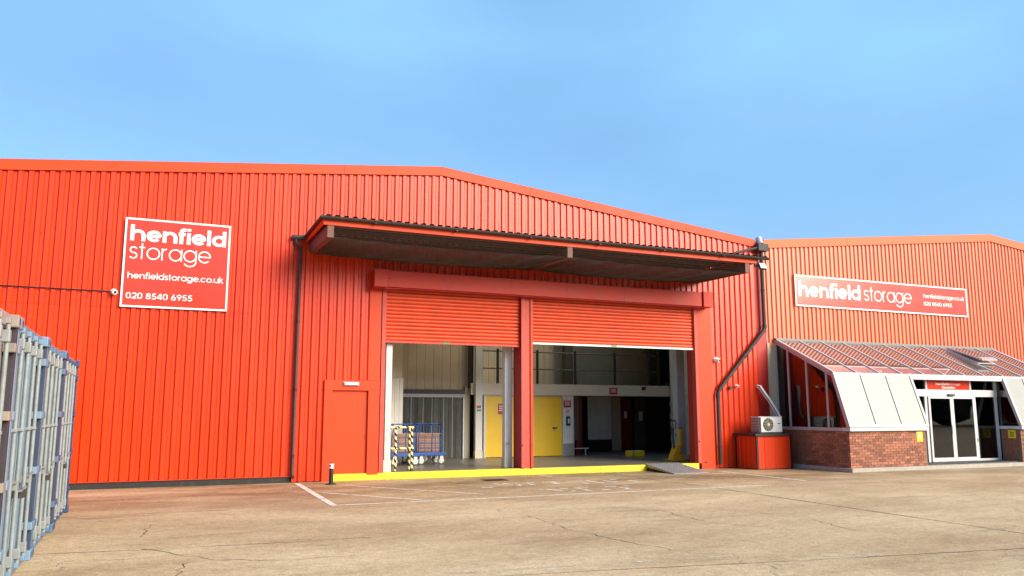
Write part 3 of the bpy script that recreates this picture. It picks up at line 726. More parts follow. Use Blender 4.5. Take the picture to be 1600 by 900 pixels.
# painted blockwork on the right inner wall
me = B(0, 0.022, -.217, .217, -.104, .104).mesh('block'); me.materials.append(M['blockw'])
for r in range(11):
    k = 0
    y = 5.0 - (0.22 if r % 2 else 0)
    while y > 1.4:
        if r * .215 + .28 < 2.35 or y < 5: link('block', me, wh, (17.928 - 7.03 + random.uniform(-.002, .002), y, 0.28 + r * .215))
        y -= 0.443
B(16.6, 17.945, 0.75, 0.80, 0.17, 2.8).build('white_board', 'innerwhite', wh)
B(16.45, 16.55, 0.72, 0.748, 1.0, 1.12).build('switch_box', 'noticered', wh)

# mezzanine
mz = thing('mezzanine', (13.9, 5.3, 2.27), 'beige mezzanine edge beam with black pipe guard rails inside the bay', 'mezzanine')
B(9.95, 17.94, 5.22, 5.30, 2.275, 2.665).build('edge_beam', 'beamcream', mz, bevel=0.005)
B(9.98, 19.98, 5.31, 8.9, 2.31, 2.55).build('deck', 'beige', mz)
for x in (11.01, 12.53, 14.04, 15.69, 17.14): B(x - .035, x + .035, 5.40, 5.47, 2.56, 3.87).build('guard_post', 'black', mz)
for z in (3.79, 3.19): MB().tube([(10.35, 5.435, z), (17.5, 5.435, z)], 0.024, 8).build('guard_rail', 'brownst', mz)
B(16.70, 16.83, 5.14, 5.215, 2.50, 2.62).build('sensor_box', 'black', mz)
B(17.75, 17.90, 5.2, 5.3, 2.68, 2.80).build('alarm_box', 'black', mz)

# ================================================================== RIGHT WAREHOUSE
wr = thing('warehouse', (29.16, 0, 0), 'orange-red corrugated warehouse, paler from painted-in glare, behind the glazed reception', 'warehouse')
P2, PH2 = 0.187, 18.371
cap2 = lambda x: zr2(x) - 0.12
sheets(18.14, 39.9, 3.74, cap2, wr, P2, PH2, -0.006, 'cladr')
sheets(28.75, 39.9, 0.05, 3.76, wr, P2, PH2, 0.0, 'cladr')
B(18.14, 28.75, 0.0, 0.12, 0.0, 3.90).build('inner_wall', 'beige', wr)
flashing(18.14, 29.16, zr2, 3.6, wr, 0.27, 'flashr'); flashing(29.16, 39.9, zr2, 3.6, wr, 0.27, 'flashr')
for a, b in ((18.0, 29.16), (29.16, 40)):
    MB().hexa([(a, 0.06, zr2(a) - .12), (b, 0.06, zr2(b) - .12), (b, 28, zr2(b) - .12), (a, 28, zr2(a) - .12),
               (a, 0.06, zr2(a) - .02), (b, 0.06, zr2(b) - .02), (b, 28, zr2(b) - .02), (a, 28, zr2(a) - .02)]).build('roof', 'lead', wr)

# ================================================================== CANOPY
cn_ = thing('canopy', (9.8, 0, 5.6), 'flat red-edged steel canopy with brown netted underside above the shutters', 'canopy')
YF = -2.30
prof = []; x = 3.42
while x < 16.2:
    prof += [(x, 6.135), (x + .05, 6.135), (x + .075, 6.185), (x + .155, 6.185), (x + .18, 6.135)]; x += .2075
vs = []
for u, z in prof: vs += [(u, YF - .05, z), (u, 0.0, z + .05)]
MB().add(vs, [(2 * i, 2 * i + 1, 2 * i + 3, 2 * i + 2) for i in range(len(prof) - 1)]).build('roof_sheet', 'undersheet', cn_, fix=False)
B(3.43, 15.85, YF, YF + .05, 5.945, 6.10).build('fascia', 'flash', cn_, bevel=0.004)
B(3.43, 3.47, YF + .053, -0.03, 5.96, 6.12).build('side_fascia', 'trim', cn_)
B(15.81, 15.85, YF + .053, -0.03, 5.945, 6.133).build('side_fascia', 'trim', cn_)
for xb in (3.53, 9.73, 15.48):
    bm_ = MB(); x0, x1 = xb, xb + .15
    bm_.hexa([(x0, YF + .02, 5.66), (x1, YF + .02, 5.66), (x1, -0.03, 5.70), (x0, -0.03, 5.70), (x0, YF + .02, 5.943), (x1, YF + .02, 5.943), (x1, -0.03, 5.99), (x0, -0.03, 5.99)])
    bm_.build('support_beam', 'rust', cn_, bevel=0.004)
for yy in (-1.85, -1.2, -0.5): B(3.69, 15.46, yy, yy + .06, 6.0, 6.12).build('purlin', 'rust', cn_)
gt = [(YF - .075 + .07 * math.cos(a), 6.125 + .07 * math.sin(a)) for a in [PI + PI * i / 8 for i in range(9)]]
gi = [(YF - .075 + .062 * math.cos(a), 6.125 + .062 * math.sin(a)) for a in [2 * PI - PI * i / 8 for i in range(9)]]
MB().prism(gt + gi, 'x', 3.38, 16.24).build('gutter', 'pipe', cn_, smooth=True)
for xg in (4.6, 6.6, 8.6, 10.6, 12.6, 14.6): B(xg, xg + .05, YF - .15, YF, 6.045, 6.06).build('gutter_bracket', 'black', cn_)
MB().tube([(3.40, YF - .06, 6.13), (3.40, -1.2, 6.11), (3.40, -0.12, 6.08)], 0.045, 8).build('side_gutter', 'pipe', cn_, smooth=True)
net = MB(); nx_, ny_ = 0.040, 0.030
def sag(x, y):
    for a, b in ((3.68, 9.73), (9.88, 15.48)):
        if a <= x <= b: t = (x - a) / (b - a); break
    else: return 5.665
    s_ = (y - YF) / 2.27
    return 5.672 - 0.15 * math.sin(PI * t) * (0.35 + 0.65 * math.sin(PI * min(1, max(0, s_)))) + 0.012 * math.sin(x * 7 + y * 3)
y = YF + .03
while y < -0.03:
    for a, b in ((3.68, 9.73), (9.88, 15.48)):
        n = 22; net.tube([(a + (b - a) * i / n, y, sag(a + (b - a) * i / n, y)) for i in range(n + 1)], 0.0034, 3, False)
    y += ny_
for a, b in ((3.68, 9.73), (9.88, 15.48)):
    x = a + .02
    while x < b:
        net.tube([(x, YF + .03 + 2.24 * i / 7, sag(x, YF + .03 + 2.24 * i / 7)) for i in range(8)], 0.0028, 3, False); x += nx_
net.build('underside_netting', 'net', cn_, kind='stuff', fix=False)
nf = MB(); x = 3.70
while x < 15.46:
    if not 9.70 < x < 9.90: nf.tube([(x, YF + .035, 5.945), (x, YF + .035, sag(x, YF + .03))], 0.0016, 3, False)
    x += .06
for z in (5.73, 5.79, 5.85, 5.91):
    for a, b in ((3.68, 9.73), (9.88, 15.48)): nf.tube([(a, YF + .035, z), ((a + b) / 2, YF + .035, z - .015), (b, YF + .035, z)], 0.0016, 3, False)
nf.build('front_netting', 'wire', cn_, kind='stuff', fix=False)
fl = thing('floodlight', (15.95, -2.3, 5.9), 'small dark floodlight with pale lens on the right canopy end', 'floodlight')
MB().bar((15.86, -2.27, 6.02), (15.86, -2.27, 5.84), .06, .05).build('bracket', 'black', fl)
MB().bar((15.86, -2.27, 5.86), (16.0, -2.36, 5.86), .03).build('arm', 'black', fl)
fh = MB().hexa([(15.90, -2.44, 5.79), (16.13, -2.44, 5.79), (16.13, -2.38, 5.76), (15.90, -2.38, 5.76), (15.90, -2.36, 5.97), (16.13, -2.36, 5.97), (16.13, -2.30, 5.93), (15.90, -2.30, 5.93)]).build('housing', 'pipe', fl)
MB().hexa([(15.915, -2.448, 5.805), (16.115, -2.448, 5.805), (16.115, -2.442, 5.80), (15.915, -2.442, 5.80), (15.915, -2.374, 5.955), (16.115, -2.374, 5.955), (16.115, -2.366, 5.955), (15.915, -2.366, 5.955)]).build('lens', 'signwhite', fh)

# ================================================================== SIGNS
s1 = thing('sign_board', (0.44, 0, 4.1), 'square red storage sign with white border, high on the left wall', 'sign', 'wall signs')
s1p = B(-0.73, 1.61, -0.050, -0.013, 4.10, 6.205).build('panel', 'signred', s1)
for i, (a, b, c, d) in enumerate([(-.73, -.69, 4.10, 6.205), (1.57, 1.61, 4.10, 6.205), (-.69, 1.57, 4.10, 4.14), (-.69, 1.57, 6.165, 6.205)]):
    B(a, b, -0.0535, -0.050, c, d).build('border', 'signwhite', s1)
lettering('henfield', -.61, 1.51, 5.665, .272, .255, -0.0525, 'lettering', 'signwhite', s1, .075)
lettering('storage', -.61, 1.185, 5.235, .292, .095, -0.0525, 'lettering', 'signwhite', s1, .10)
lettering('henfieldstorage.co.uk', -.61, 1.49, 4.772, .108, .17, -0.0525, 'lettering', 'signwhite', s1, .11)
lettering('020 8540 6955', -.615, .82, 4.30, .100, .19, -0.0525, 'lettering', 'signwhite', s1, .13)
s2 = thing('sign_board', (23.46, 0, 5.16), 'long red storage sign with white border above the reception roof', 'sign', 'wall signs')
B(19.36, 27.56, -0.055, -0.02, 5.165, 6.215).build('panel', 'signred', s2)
for a, b, c, d in [(19.36, 19.41, 5.165, 6.215), (27.51, 27.56, 5.165, 6.215), (19.41, 27.51, 5.165, 5.21), (19.41, 27.51, 6.17, 6.215)]:
    B(a, b, -0.0585, -0.055, c, d).build('border', 'signwhite', s2)
lettering('henfield', 19.51, 22.25, 5.50, .365, .255, -0.0575, 'lettering', 'signwhite', s2, .075)
lettering('storage', 22.42, 24.70, 5.505, .375, .095, -0.0575, 'lettering', 'signwhite', s2, .10)
lettering('henfieldstorage.co.uk', 25.30, 27.40, 5.762, .108, .17, -0.0575, 'lettering', 'signwhite', s2, .11)
lettering('020 8540 6955', 25.30, 26.74, 5.49, .096, .19, -0.0575, 'lettering', 'signwhite', s2, .13)

# ================================================================== PIPES, LAMPS, CAMERAS
dp = thing('downpipe', (3.30, -0.07, 0), 'thin dark downpipe from the left end of the canopy to the ground', 'downpipe')
MB().tube([(3.06, -0.10, 6.055), (3.40, -0.10, 6.055)], 0.06, 8).build('gutter_stub', 'pipe', dp, smooth=True)
MB().tube([(3.17, -0.09, 6.02), (3.17, -0.09, 5.93), (3.24, -0.08, 5.84), (3.30, -0.075, 5.78), (3.30, -0.075, 5.66)], 0.043, 10).build('swan_neck', 'pipe', dp, smooth=True)
MB().tube([(3.30, -0.075, 5.70), (3.30, -0.075, 0.22), (3.33, -0.14, 0.12)], 0.040, 10).build('pipe', 'pipe', dp, smooth=True)
for z in (5.0, 3.9, 2.2, 0.6): MB().tube([(3.30, -0.075, z), (3.30, -0.075, z + .07)], 0.047, 10).build('collar', 'black', dp, smooth=True)
dp2 = thing('downpipe', (16.03, -0.1, 0), 'thick dark offset downpipe between the two warehouses, slanting left halfway down', 'downpipe')
MB().tube([(17.97, -0.10, 6.95), (17.97, -0.10, 4.42), (17.93, -0.10, 4.28), (16.12, -0.10, 2.42), (16.04, -0.10, 2.26), (16.04, -0.10, 0.12)], 0.062, 12).build('pipe', 'pipe', dp2, smooth=True)
for a, b in (((17.97, -.1, 5.58), (17.97, -.1, 5.62)), ((17.97, -.1, 4.36), (17.97, -.1, 4.48)), ((17.17, -.1, 3.50), (17.10, -.1, 3.43)), ((16.04, -.1, 2.14), (16.04, -.1, 2.28)), ((16.04, -.1, 0.66), (16.04, -.1, 0.70))):
    MB().tube([a, b], 0.074, 12).build('collar', 'pipe', dp2, smooth=True)
B(17.74, 18.16, -0.26, -0.03, 6.86, 7.10).build('hopper', 'pipe', dp2, bevel=0.01)
MB().tube([(17.93, -0.14, 7.10), (17.93, -0.05, 7.32)], 0.10, 10).build('outlet', 'colgrey', dp2, smooth=True)
MB().tube([(17.85, -0.18, 6.98), (16.85, -0.22, 6.72), (16.6, -0.4, 6.60)], 0.042, 8).build('branch_pipe', 'pipe', dp2, smooth=True)

cd = MB().tube([(-6.5, -0.02, 4.455), (-0.93, -0.02, 4.44)], 0.016, 6).build('conduit', 'black'); props(cd, 'thin black cable conduit running along the wall to the left camera', 'conduit')
def camera_unit(loc, r, label, ang):
    x, y, z = loc; t = thing('security_camera', loc, label, 'camera', 'security cameras')
    MB().tube([(x, -0.004, z), (x, -0.035, z)], r * 1.05, 12).build('base', 'signwhite', t, smooth=True)
    dx, dy, dz = math.sin(ang), -math.cos(ang), -0.25
    c = (x, -0.05, z)
    MB().tube([c, (x + dx * r * 1.4, -0.05 + dy * r * 1.4, z + dz * r * 1.4)], [r * .95, r * .85], 12).build('housing', 'signwhite', t, smooth=True)
    MB().tube([(x + dx * r * 1.4, -0.05 + dy * r * 1.4, z + dz * r * 1.4), (x + dx * r * 1.6, -0.05 + dy * r * 1.6, z + dz * r * 1.6)], r * .5, 10).build('lens', 'black', t, smooth=True)
camera_unit((-0.87, 0, 4.437), 0.066, 'white dome camera beside the square red sign', 0.35)
camera_unit((16.06, 0, 3.308), 0.075, 'white dome camera on the wall right of the shutters', 0.5)
camera_unit((16.82, 0, 2.51), 0.045, 'small white sensor unit on the wall above the meter cabinet', 0.1)
kn = MB().tube([(16.57, 0, 2.445), (16.57, -0.07, 2.445)], 0.055, 10).build('wall_bell', 'black', smooth=True); props(kn, 'small black round fitting on the wall beside the slanting downpipe', 'fitting')

bl = thing('bulkhead_light', (4.69, -0.04, 2.40), 'pale rectangular bulkhead light above the red personnel door', 'light')
B(4.485, 4.885, -0.075, -0.040, 2.352, 2.452).build('base', 'galv', bl, bevel=0.01)
B(4.50, 4.87, -0.105, -0.076, 2.364, 2.44).build('diffuser', 'galv', bl, bevel=0.012)

bo = thing('bollard', (4.09, -0.86, 0), 'short black bollard with white reflective top by the kerb end', 'bollard')
MB().tube([(4.09, -.86, .02), (4.09, -.86, .40)], 0.052, 14).build('post', 'black', bo, smooth=True)
MB().tube([(4.09, -.86, .375), (4.09, -.86, .485)], 0.0545, 14).build('reflective_band', 'signwhite', bo, smooth=True)
MB().tube([(4.09, -.86, .48), (4.09, -.86, .50)], [.052, .03], 14).build('cap', 'black', bo, smooth=True)
MB().tube([(4.055, -.912, .42), (4.045, -.918, .45)], .02, 6).build('lock', 'black', bo)
MB().tube([(4.09, -.86, .003), (4.09, -.86, .02)], 0.13, 16).build('base_plate', 'crackm', bo)

# ================================================================== RAMP
rp = thing('ramp', (14.0, -0.7, 0), 'grey checker plate loading ramp leaning on the yellow kerb', 'ramp')
MB().hexa([(13.42, -1.43, 0.004), (14.60, -1.43, 0.004), (14.60, 0.04, 0.186), (13.42, 0.04, 0.186), (13.42, -1.43, 0.018), (14.60, -1.43, 0.018), (14.60, 0.04, 0.205), (13.42, 0.04, 0.205)]).build('plate', 'checker', rp)
tr = MB()
for i in range(24):
    for j in range(20):
        cx_ = 13.45 + i * .049; t = 0.02 + j * .049; cy_ = -1.43 + 1.47 * t; cz = 0.018 + 0.187 * t + .002
        s = .016 if (i + j) % 2 else -.016
        tr.bar((cx_ - .013, cy_ - s, cz - s * .127), (cx_ + .013, cy_ + s, cz + s * .127), .008, .005)
tr.build('raised_tread', 'checker', rp, kind='stuff')
for x in (13.425, 14.575):
    MB().prism([(-1.25, 0.02), (0.02, 0.176), (0.02, 0.12), (-1.25, 0.006)], 'x', x, x + .02).build('side_stiffener', 'checker', rp)
for x in (13.44, 14.54): B(x, x + .03, -0.09, -0.05, 0.0, 0.155).build('leg', 'pipe', rp)

# ================================================================== METER CABINET AND AIR CONDITIONER
mc = thing('meter_cabinet', (17.3, -0.5, 0), 'red clad cabinet with black edges against the wall, unit on top', 'cabinet')
def vsheet(x, ya, yb, zb, zt, parent):
    pts = []; y = ya
    while y < yb - .01:
        pts += [(y, 0), (min(y + .11, yb), 0), (min(y + .125, yb), .015), (min(y + .165, yb), .015), (min(y + .18, yb), 0)]; y += .2
    vs = []
    for y, d in pts: vs += [(x + d, y, zb), (x + d, y, zt)]
    return MB().add(vs, [(2 * i, 2 * i + 1, 2 * i + 3, 2 * i + 2) for i in range(len(pts) - 1)]).build('side_panel', 'clad', parent, fix=False)
vsheet(16.71, -0.96, -0.02, 0.02, 0.98, mc)
B(16.74, 17.98, -0.95, -0.02, 0.01, 0.975).build('carcass', 'deepred', mc)
sheet(16.76, 17.98, 0.02, 0.985, -0.985, 0.41, 16.98, mc, 'clad', 0.02, 0.012, 0.010, 'front_panel')
B(16.62, 18.06, -1.05, -0.01, 0.985, 1.06).build('top_frame', 'black', mc, bevel=0.005)
for x, y in ((16.69, -1.0), (16.69, -0.06), (18.0, -1.0)): B(x, x + .045, y, y + .045, 0.0, 0.984).build('corner_angle', 'black', mc)

ac = thing('air_conditioner', (17.35, -0.68, 1.06), 'white air conditioner outdoor unit standing on the red cabinet', 'air conditioner')
cs = B(16.93, 17.82, -0.86, -0.50, 1.09, 1.56).build('casing', 'white', ac, bevel=0.012)
B(16.92, 17.83, -0.87, -0.49, 1.545, 1.565).build('lid', 'upvc', cs)
for i in range(9): B(16.918, 16.929, -0.845, -0.52, 1.115 + i * .048, 1.140 + i * .048).build('fin', 'pipe', ac)
B(16.932, 17.0, -0.869, -0.861, 1.10, 1.54).build('corner_grille', 'pipe', ac)
fn = MB().tube([(17.28, -0.862, 1.325), (17.28, -0.869, 1.325)], 0.195, 24).build('fan_recess', 'black', ac)
gr = MB()
for rr in (.06, .10, .14, .18):
    gr.tube([(17.28 + rr * math.cos(a), -0.878, 1.325 + rr * math.sin(a)) for a in [2 * PI * i / 24 for i in range(25)]], .0035, 4, False)
for i in range(12):
    a = 2 * PI * i / 12; gr.bar((17.28 + .03 * math.cos(a), -0.880, 1.325 + .03 * math.sin(a)), (17.28 + .195 * math.cos(a), -0.880, 1.325 + .195 * math.sin(a)), .006)
gr.build('fan_grille', 'creampaint', ac)
MB().tube([(17.28, -0.872, 1.325), (17.28, -0.890, 1.325)], 0.045, 14).build('hub', 'creampaint', ac)
B(17.64, 17.74, -0.866, -0.861, 1.34, 1.365).build('badge', 'black', ac)
for x in (17.05, 17.6): B(x, x + .08, -0.86, -0.5, 1.062, 1.088).build('foot', 'black', ac)
hz = MB()
pth = [(17.66, -0.02, 2.50), (17.67, -0.10, 2.49), (17.72, -0.16, 2.36), (17.85, -0.27, 2.10), (17.98, -0.40, 1.78), (18.02, -0.50, 1.58), (17.98, -0.58, 1.50)]
hs = MB().tube(pth, 0.062, 10).build('refrigerant_hose', 'white', smooth=True); props(hs, 'grey lagged hose from a wall hole down to the air conditioner', 'hose')
MB().tube([(p[0] - .05, p[1] - .03, p[2] + .01) for p in pth], 0.014, 6).build('cable', 'black', hs)
for k in (2, 3, 4): MB().tube([Vector(pth[k]), Vector(pth[k]) + (Vector(pth[k + 1]) - Vector(pth[k])) * .15], .060, 10).build('tape_wrap', 'pipe', hs)

# ================================================================== RECEPTION
rc = thing('reception_extension', (23.5, -1.4, 0), 'lean-to glazed reception with brick base, cream sloped panels and sliding doors', 'building')
X0, X1, XA, XB = 18.45, 28.65, 21.55, 25.80
YW, ZW, YE, ZE, YS, ZS = -0.06, 4.00, -2.40, 2.86, -2.93, 1.26
B(X0 - .10, X1 + .1, -3.02, -0.01, 0.0, 0.115).build('step', 'concrete', rc, bevel=0.01)
B(X0 + .02, X1 - .02, -2.75, -0.01, 0.117, 0.15).build('floor', 'dark', rc)
# brick plinth walls: core + individual bricks
def core(a, b, c, d): B(a, b, c, d, 0.117, 1.15).build('mortar_core', 'mortar', rc)
core(X0 + .012, XA - .012, -2.868, -2.70); core(X0 + .012, X0 + .18, -2.70, -0.02)
core(XB + .012, X1 - .012, -2.868, -2.70); core(XB + .012, XB + .18, -2.70, -2.2); core(XA - .18, XA - .012, -2.70, -2.2)
bme = B(-.1065, .1065, -.05, .05, -.0325, .0325).mesh('brick'); bme.materials.append(M['brick'])
bmh = B(-.05, .05, -.05, .05, -.0325, .0325).mesh('half_brick'); bmh.materials.append(M['brick'])
bms = B(-.05, .05, -.1065, .1065, -.0325, .0325).mesh('brick'); bms.materials.append(M['brick'])
RL = rc.location
far = MB(); cnt = 0
def brick(x, y, z, meh):
    global cnt
    j = random.uniform(-.003, .003)
    link('brick', meh, rc, (x - RL.x + (j if meh is bms else 0), y - RL.y + (0 if meh is bms else j), z - RL.z)); cnt += 1
for r in range(14):
    z = 0.117 + .0365 + r * .0735
    off = 0.1125 if r % 2 else 0.0
    if off: brick(X0 + .05, -2.83, z, bmh)
    x = X0 + off + .1075
    while x + .1065 < XA + .002:
        brick(x, -2.83, z, bme); x += .225
    if XA - (x - .1065) > .10: brick(x - .1065 + .05, -2.83, z, bmh)
    y = -2.70 - (0.0 if r % 2 else -.06); i = 0
    y = -2.775 + .1075 + (0 if r % 2 else .10)
    while y < -0.1:
        if i < 7: brick(X0 + .05, y, z, bms)
        else: far.box(X0, X0 + .1, y - .1065, y + .1065, z - .0325, z + .0325)
        y += .225; i += 1
    # right bay, side and front
    y = -2.775 + .1075 + (0 if r % 2 else .10)
    while y < -2.25: far.box(XB, XB + .1, y - .1065, y + .1065, z - .0325, z + .0325); y += .225
    x = XB + off + .1075
    while x < X1 - .1: far.box(x - .1065, x + .1065, -2.88, -2.78, z - .0325, z + .0325); x += .225
    y = -2.775 + .1075
    while y < -2.25: far.box(XA - .1, XA, y - .1065, y + .1065, z - .0325, z + .0325); y += .225
far.build('far_brickwork', 'brick', rc, kind='stuff')
# sills
B(X0 - .03, XA + .02, -2.96, -2.66, 1.153, 1.255).build('sill', 'upvc', rc, bevel=0.006)
B(X0 - .03, X0 + .22, -2.655, -0.03, 1.153, 1.252).build('sill', 'mauve', rc, bevel=0.006)
B(XB - .03, X1 + .02, -2.96, -2.66, 1.153, 1.255).build('sill', 'upvc', rc, bevel=0.006)
B(XB - .03, XB + .2, -2.655, -2.16, 1.153, 1.252).build('sill', 'upvc', rc, bevel=0.006)
# roof glazing
nb = 11; dxb = (X1 - X0) / nb
def rpt(x, t, lift=0.0):   # point on the roof slope
    n = Vector((0, -(ZW - ZE), -(YE - YW))).normalized(); n = Vector((0, -(ZW - ZE), (YW - YE))).normalized()
    return Vector((x, YW + (YE - YW) * t, ZW + (ZE - ZW) * t)) + n * lift
def fpt(x, t, lift=0.0):   # point on the sloped front panels
    n = Vector((0, -(ZE - ZS), (YS - YE) * -1 * -1)).normalized(); n = Vector((0, -(ZE - ZS), -(YE - YS) * -1)).normalized()
    return Vector((x, YE + (YS - YE) * t, ZE + (ZS - ZE) * t)) + n * lift
def slab(fn, xa, xb, ta, tb, l0, l1, name, m, parent):
    p = [fn(xa, tb, l0), fn(xb, tb, l0), fn(xb, ta, l0), fn(xa, ta, l0), fn(xa, tb, l1), fn(xb, tb, l1), fn(xb, ta, l1), fn(xa, ta, l1)]
    return MB().hexa(p).build(name, m, parent)
for i in range(nb):
    xa, xb = X0 + i * dxb, X0 + (i + 1) * dxb
    slab(rpt, xa + .02, xb - .02, 0.02, 0.985, 0.0, 0.012, 'roof_pane', 'roofglass', rc)
for i in range(nb + 1):
    x = X0 + i * dxb
    wdt = .025 if 0 < i < nb else .05
    slab(rpt, x - wdt, x + wdt, 0.0, 1.0, -0.05, 0.035, 'rafter_bar', 'upvc' if 0 < i else 'mauve', rc)
B(X0 - .05, X1 + .05, YE - .05, YE + .05, ZE - .075, ZE + .005).build('eaves_rail', 'upvc', rc)
B(X0 - .05, X1 + .05, YW - .06, 0.0, ZW - .02, ZW + .06).build('ridge_flashing', 'lead', rc)
# roof vent
v0, v1 = X0 + 8 * dxb + .03, X0 + 9 * dxb - .03
slab(rpt, v0, v1, 0.12, 0.62, 0.04, 0.07, 'vent_frame', 'upvc', rc)
vp = [rpt(v0 + .02, .60, .20), rpt(v1 - .02, .60, .20), rpt(v1 - .02, .14, .08), rpt(v0 + .02, .14, .08)]
MB().hexa(vp + [p + Vector((0, -.01, .03)) for p in vp]).build('vent_sash', 'roofglass', rc)
for a, b in ((v0, v0 + .05), (v1 - .05, v1)):
    q = [rpt(a, .62, .19), rpt(b, .62, .19), rpt(b, .12, .07), rpt(a, .12, .07)]
    MB().hexa(q + [p + Vector((0, -.012, .05)) for p in q]).build('vent_stile', 'mauve', rc)
q = [rpt(v0 + .05, .64, .19), rpt(v1 - .05, .64, .19), rpt(v1 - .05, .58, .19), rpt(v0 + .05, .58, .19)]
MB().hexa(q + [p + Vector((0, -.012, .06)) for p in q]).build('vent_rail', 'mauve', rc)
# sloped front panels
for a, b, n in ((X0, XA, 3), (XB, X1, 3)):
    d = (b - a) / n
    for i in range(n): slab(fpt, a + i * d + .034, a + (i + 1) * d - .034, 0.03, 0.99, 0.0, 0.02, 'sloped_panel', 'cream', rc)
    slab(fpt, a + .01, b - .01, 0.0, 1.0, -0.012, -0.004, 'panel_backing', 'dark', rc)
    for i in range(n + 1):
        x = a + i * d; e = i in (0, n)
        slab(fpt, x - (.045 if e else .022), x + (.045 if e else .022), -0.005, 1.0, -0.05, 0.042, 'glazing_bar', 'mauve', rc)
    slab(fpt, a + .05, b - .05, 0.955, 1.0, 0.022, 0.036, 'bottom_rail', 'upvc', rc)
# left end wall glazing
ze = lambda y: ZW + (ZE - ZW) * (y - YW) / (YE - YW) if y >= YE else ZE + (ZS - ZE) * (y - YE) / (YS - YE)
ys_ = [YW, -0.55, -1.33, -2.13, YS]
for a, b in zip(ys_, ys_[1:]):
    pts = [(a, 1.26), (b, 1.26)] + ([(b, ze(b) - .04)] if b > YS else []) + ([(YE, ZE - .05)] if b < YE < a else []) + [(a, ze(a) - .05)]
    if b == YS: pts = [(a, 1.26), (b + .03, 1.26), (YE + .02, ZE - .06), (a, ze(a) - .05)]
    MB().prism(pts, 'x', X0 + .004, X0 + .012).build('side_pane', 'glass', rc)
for y in ys_[1:-1]: MB().bar((X0 + .008, y, 1.255), (X0 + .008, y, ze(y) - .02), .055, .06).build('mullion', 'mauve', rc)
MB().bar((X0 + .008, -0.035, 1.255), (X0 + .008, -0.035, 3.95), .05, .05).build('mullion', 'mauve', rc)
MB().bar((X0, YW, ZW - .07), (X0, YE, ZE - .07), .06, .11).build('verge_rail', 'mauve', rc)
MB().bar((X0, YE + .01, ZE - .03), (X0, YS + .04, ZS), .06, .12).build('verge_rail', 'mauve', rc)
# entrance screen
YD = -2.15
B(XA - .1, XB + .1, YE - .045, YE + .09, 2.70, 2.84).build('entrance_beam', 'upvc', rc, bevel=0.006)
es = thing('entrance_screen', (0, 0, 0)); es.parent = rc; es.location = (23.65 - RL.x, YD - RL.y, 0)
B(XA, XB, YD - .04, YD + .05, 2.19, 2.41).build('door_operator', 'upvc', es, bevel=0.006)
for a, b in ((22.49, 22.56), (24.50, 24.57), (XA, XA + .05), (XB - .12, XB)): B(a, b, YD - .04, YD + .05, 2.413, 2.80).build('transom_post', 'upvc', es)
B(XA + .05, 22.49, YD, YD + .01, 2.413, 2.80).build('transom_pane', 'glass', es)
B(24.57, XB - .12, YD, YD + .01, 2.413, 2.80).build('transom_pane', 'glass', es)
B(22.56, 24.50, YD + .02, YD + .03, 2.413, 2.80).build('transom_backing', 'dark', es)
for a, b in ((22.42, 22.53), (24.63, 24.74), (25.66, XB - .03)): B(a, b, YD - .035, YD + .05, 0.152, 2.187).build('jamb', 'upvc', es)
B(XA, 22.42, YD, YD + .01, 0.17, 2.187).build('fixed_pane', 'glass', es)
B(24.74, 25.66, YD, YD + .01, 0.22, 2.187).build('fixed_pane', 'glass', es)
B(24.74, 25.66, YD - .02, YD + .03, 0.152, 0.215).build('pane_rail', 'upvc', es)
for a, b in ((22.54, 23.575), (23.585, 24.62)):
    dl = thing('sliding_door', (0, 0, 0)); dl.parent = rc; dl.location = ((a + b) / 2 - RL.x, YD - .05 - RL.y, 0)
    y0, y1 = YD - .075, YD - .042
    B(a, a + .075, y0, y1, 0.16, 2.185).build('stile', 'upvc', dl); B(b - .075, b, y0, y1, 0.16, 2.185).build('stile', 'upvc', dl)
    B(a + .075, b - .075, y0, y1, 0.16, 0.28).build('bottom_rail', 'upvc', dl); B(a + .075, b - .075, y0, y1, 2.125, 2.185).build('top_rail', 'upvc', dl)
    B(a + .075, b - .075, YD - .062, YD - .055, 0.28, 2.125).build('pane', 'glass', dl)
B(23.50, 23.53, YD - .09, YD - .076, 1.0, 1.3).build('pull_handle', 'galv', es)
B(24.66, 24.70, YD - .05, YD - .036, 0.75, 0.86).build('exit_button', 'black', es)
B(23.44, 23.70, YD - .11, YD - .041, 2.205, 2.27).build('door_sensor', 'black', es)
# right bay side glazing
MB().prism([(YD, 1.26), (YS + .06, 1.26), (YE - .02, ZE - .1), (YD, ZE - .05)], 'x', XB + .004, XB + .012).build('side_pane', 'glass', rc)
MB().prism([(YD + .02, 1.26), (YS + .12, 1.26), (YE + .02, ZE - .16), (YD + .02, ZE - .1)], 'x', XB + .10, XB + .12).build('inner_blind', 'noticered', rc)
MB().bar((XB - .01, YE - .02, ZE - .06), (XB - .01, YS + .03, ZS + .02), .05, .07).build('stay_bar', 'mauve', rc)
MB().prism([(YD, 1.26), (YS + .06, 1.26), (YE - .02, ZE - .1), (YD, ZE - .05)], 'x', XA - .012, XA - .004).build('side_pane', 'glass', rc)
# inside
B(X0 + .75, X0 + .83, -2.35, -0.5, 0.15, 2.65).build('inner_partition', 'darkred', rc)
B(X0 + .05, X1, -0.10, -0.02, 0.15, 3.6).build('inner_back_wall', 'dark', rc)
B(X0 + .15, X0 + .75, -0.55, -0.12, 0.15, 3.2).build('inner_curtain', 'colgrey', rc)
B(X1 - .06, X1, -2.8, -0.02, 0.12, 2.8).build('end_wall', 'innerwhite', rc)
B(20.2, 21.3, -1.7, -1.1, 0.15, 1.15).build('reception_desk', 'noticered', rc)
for x in (22.1, 23.0, 24.1, 24.9, 25.3): B(x, x + .16, -0.9, -0.85, 0.15, 2.4).build('inner_blind', 'colgrey', rc)

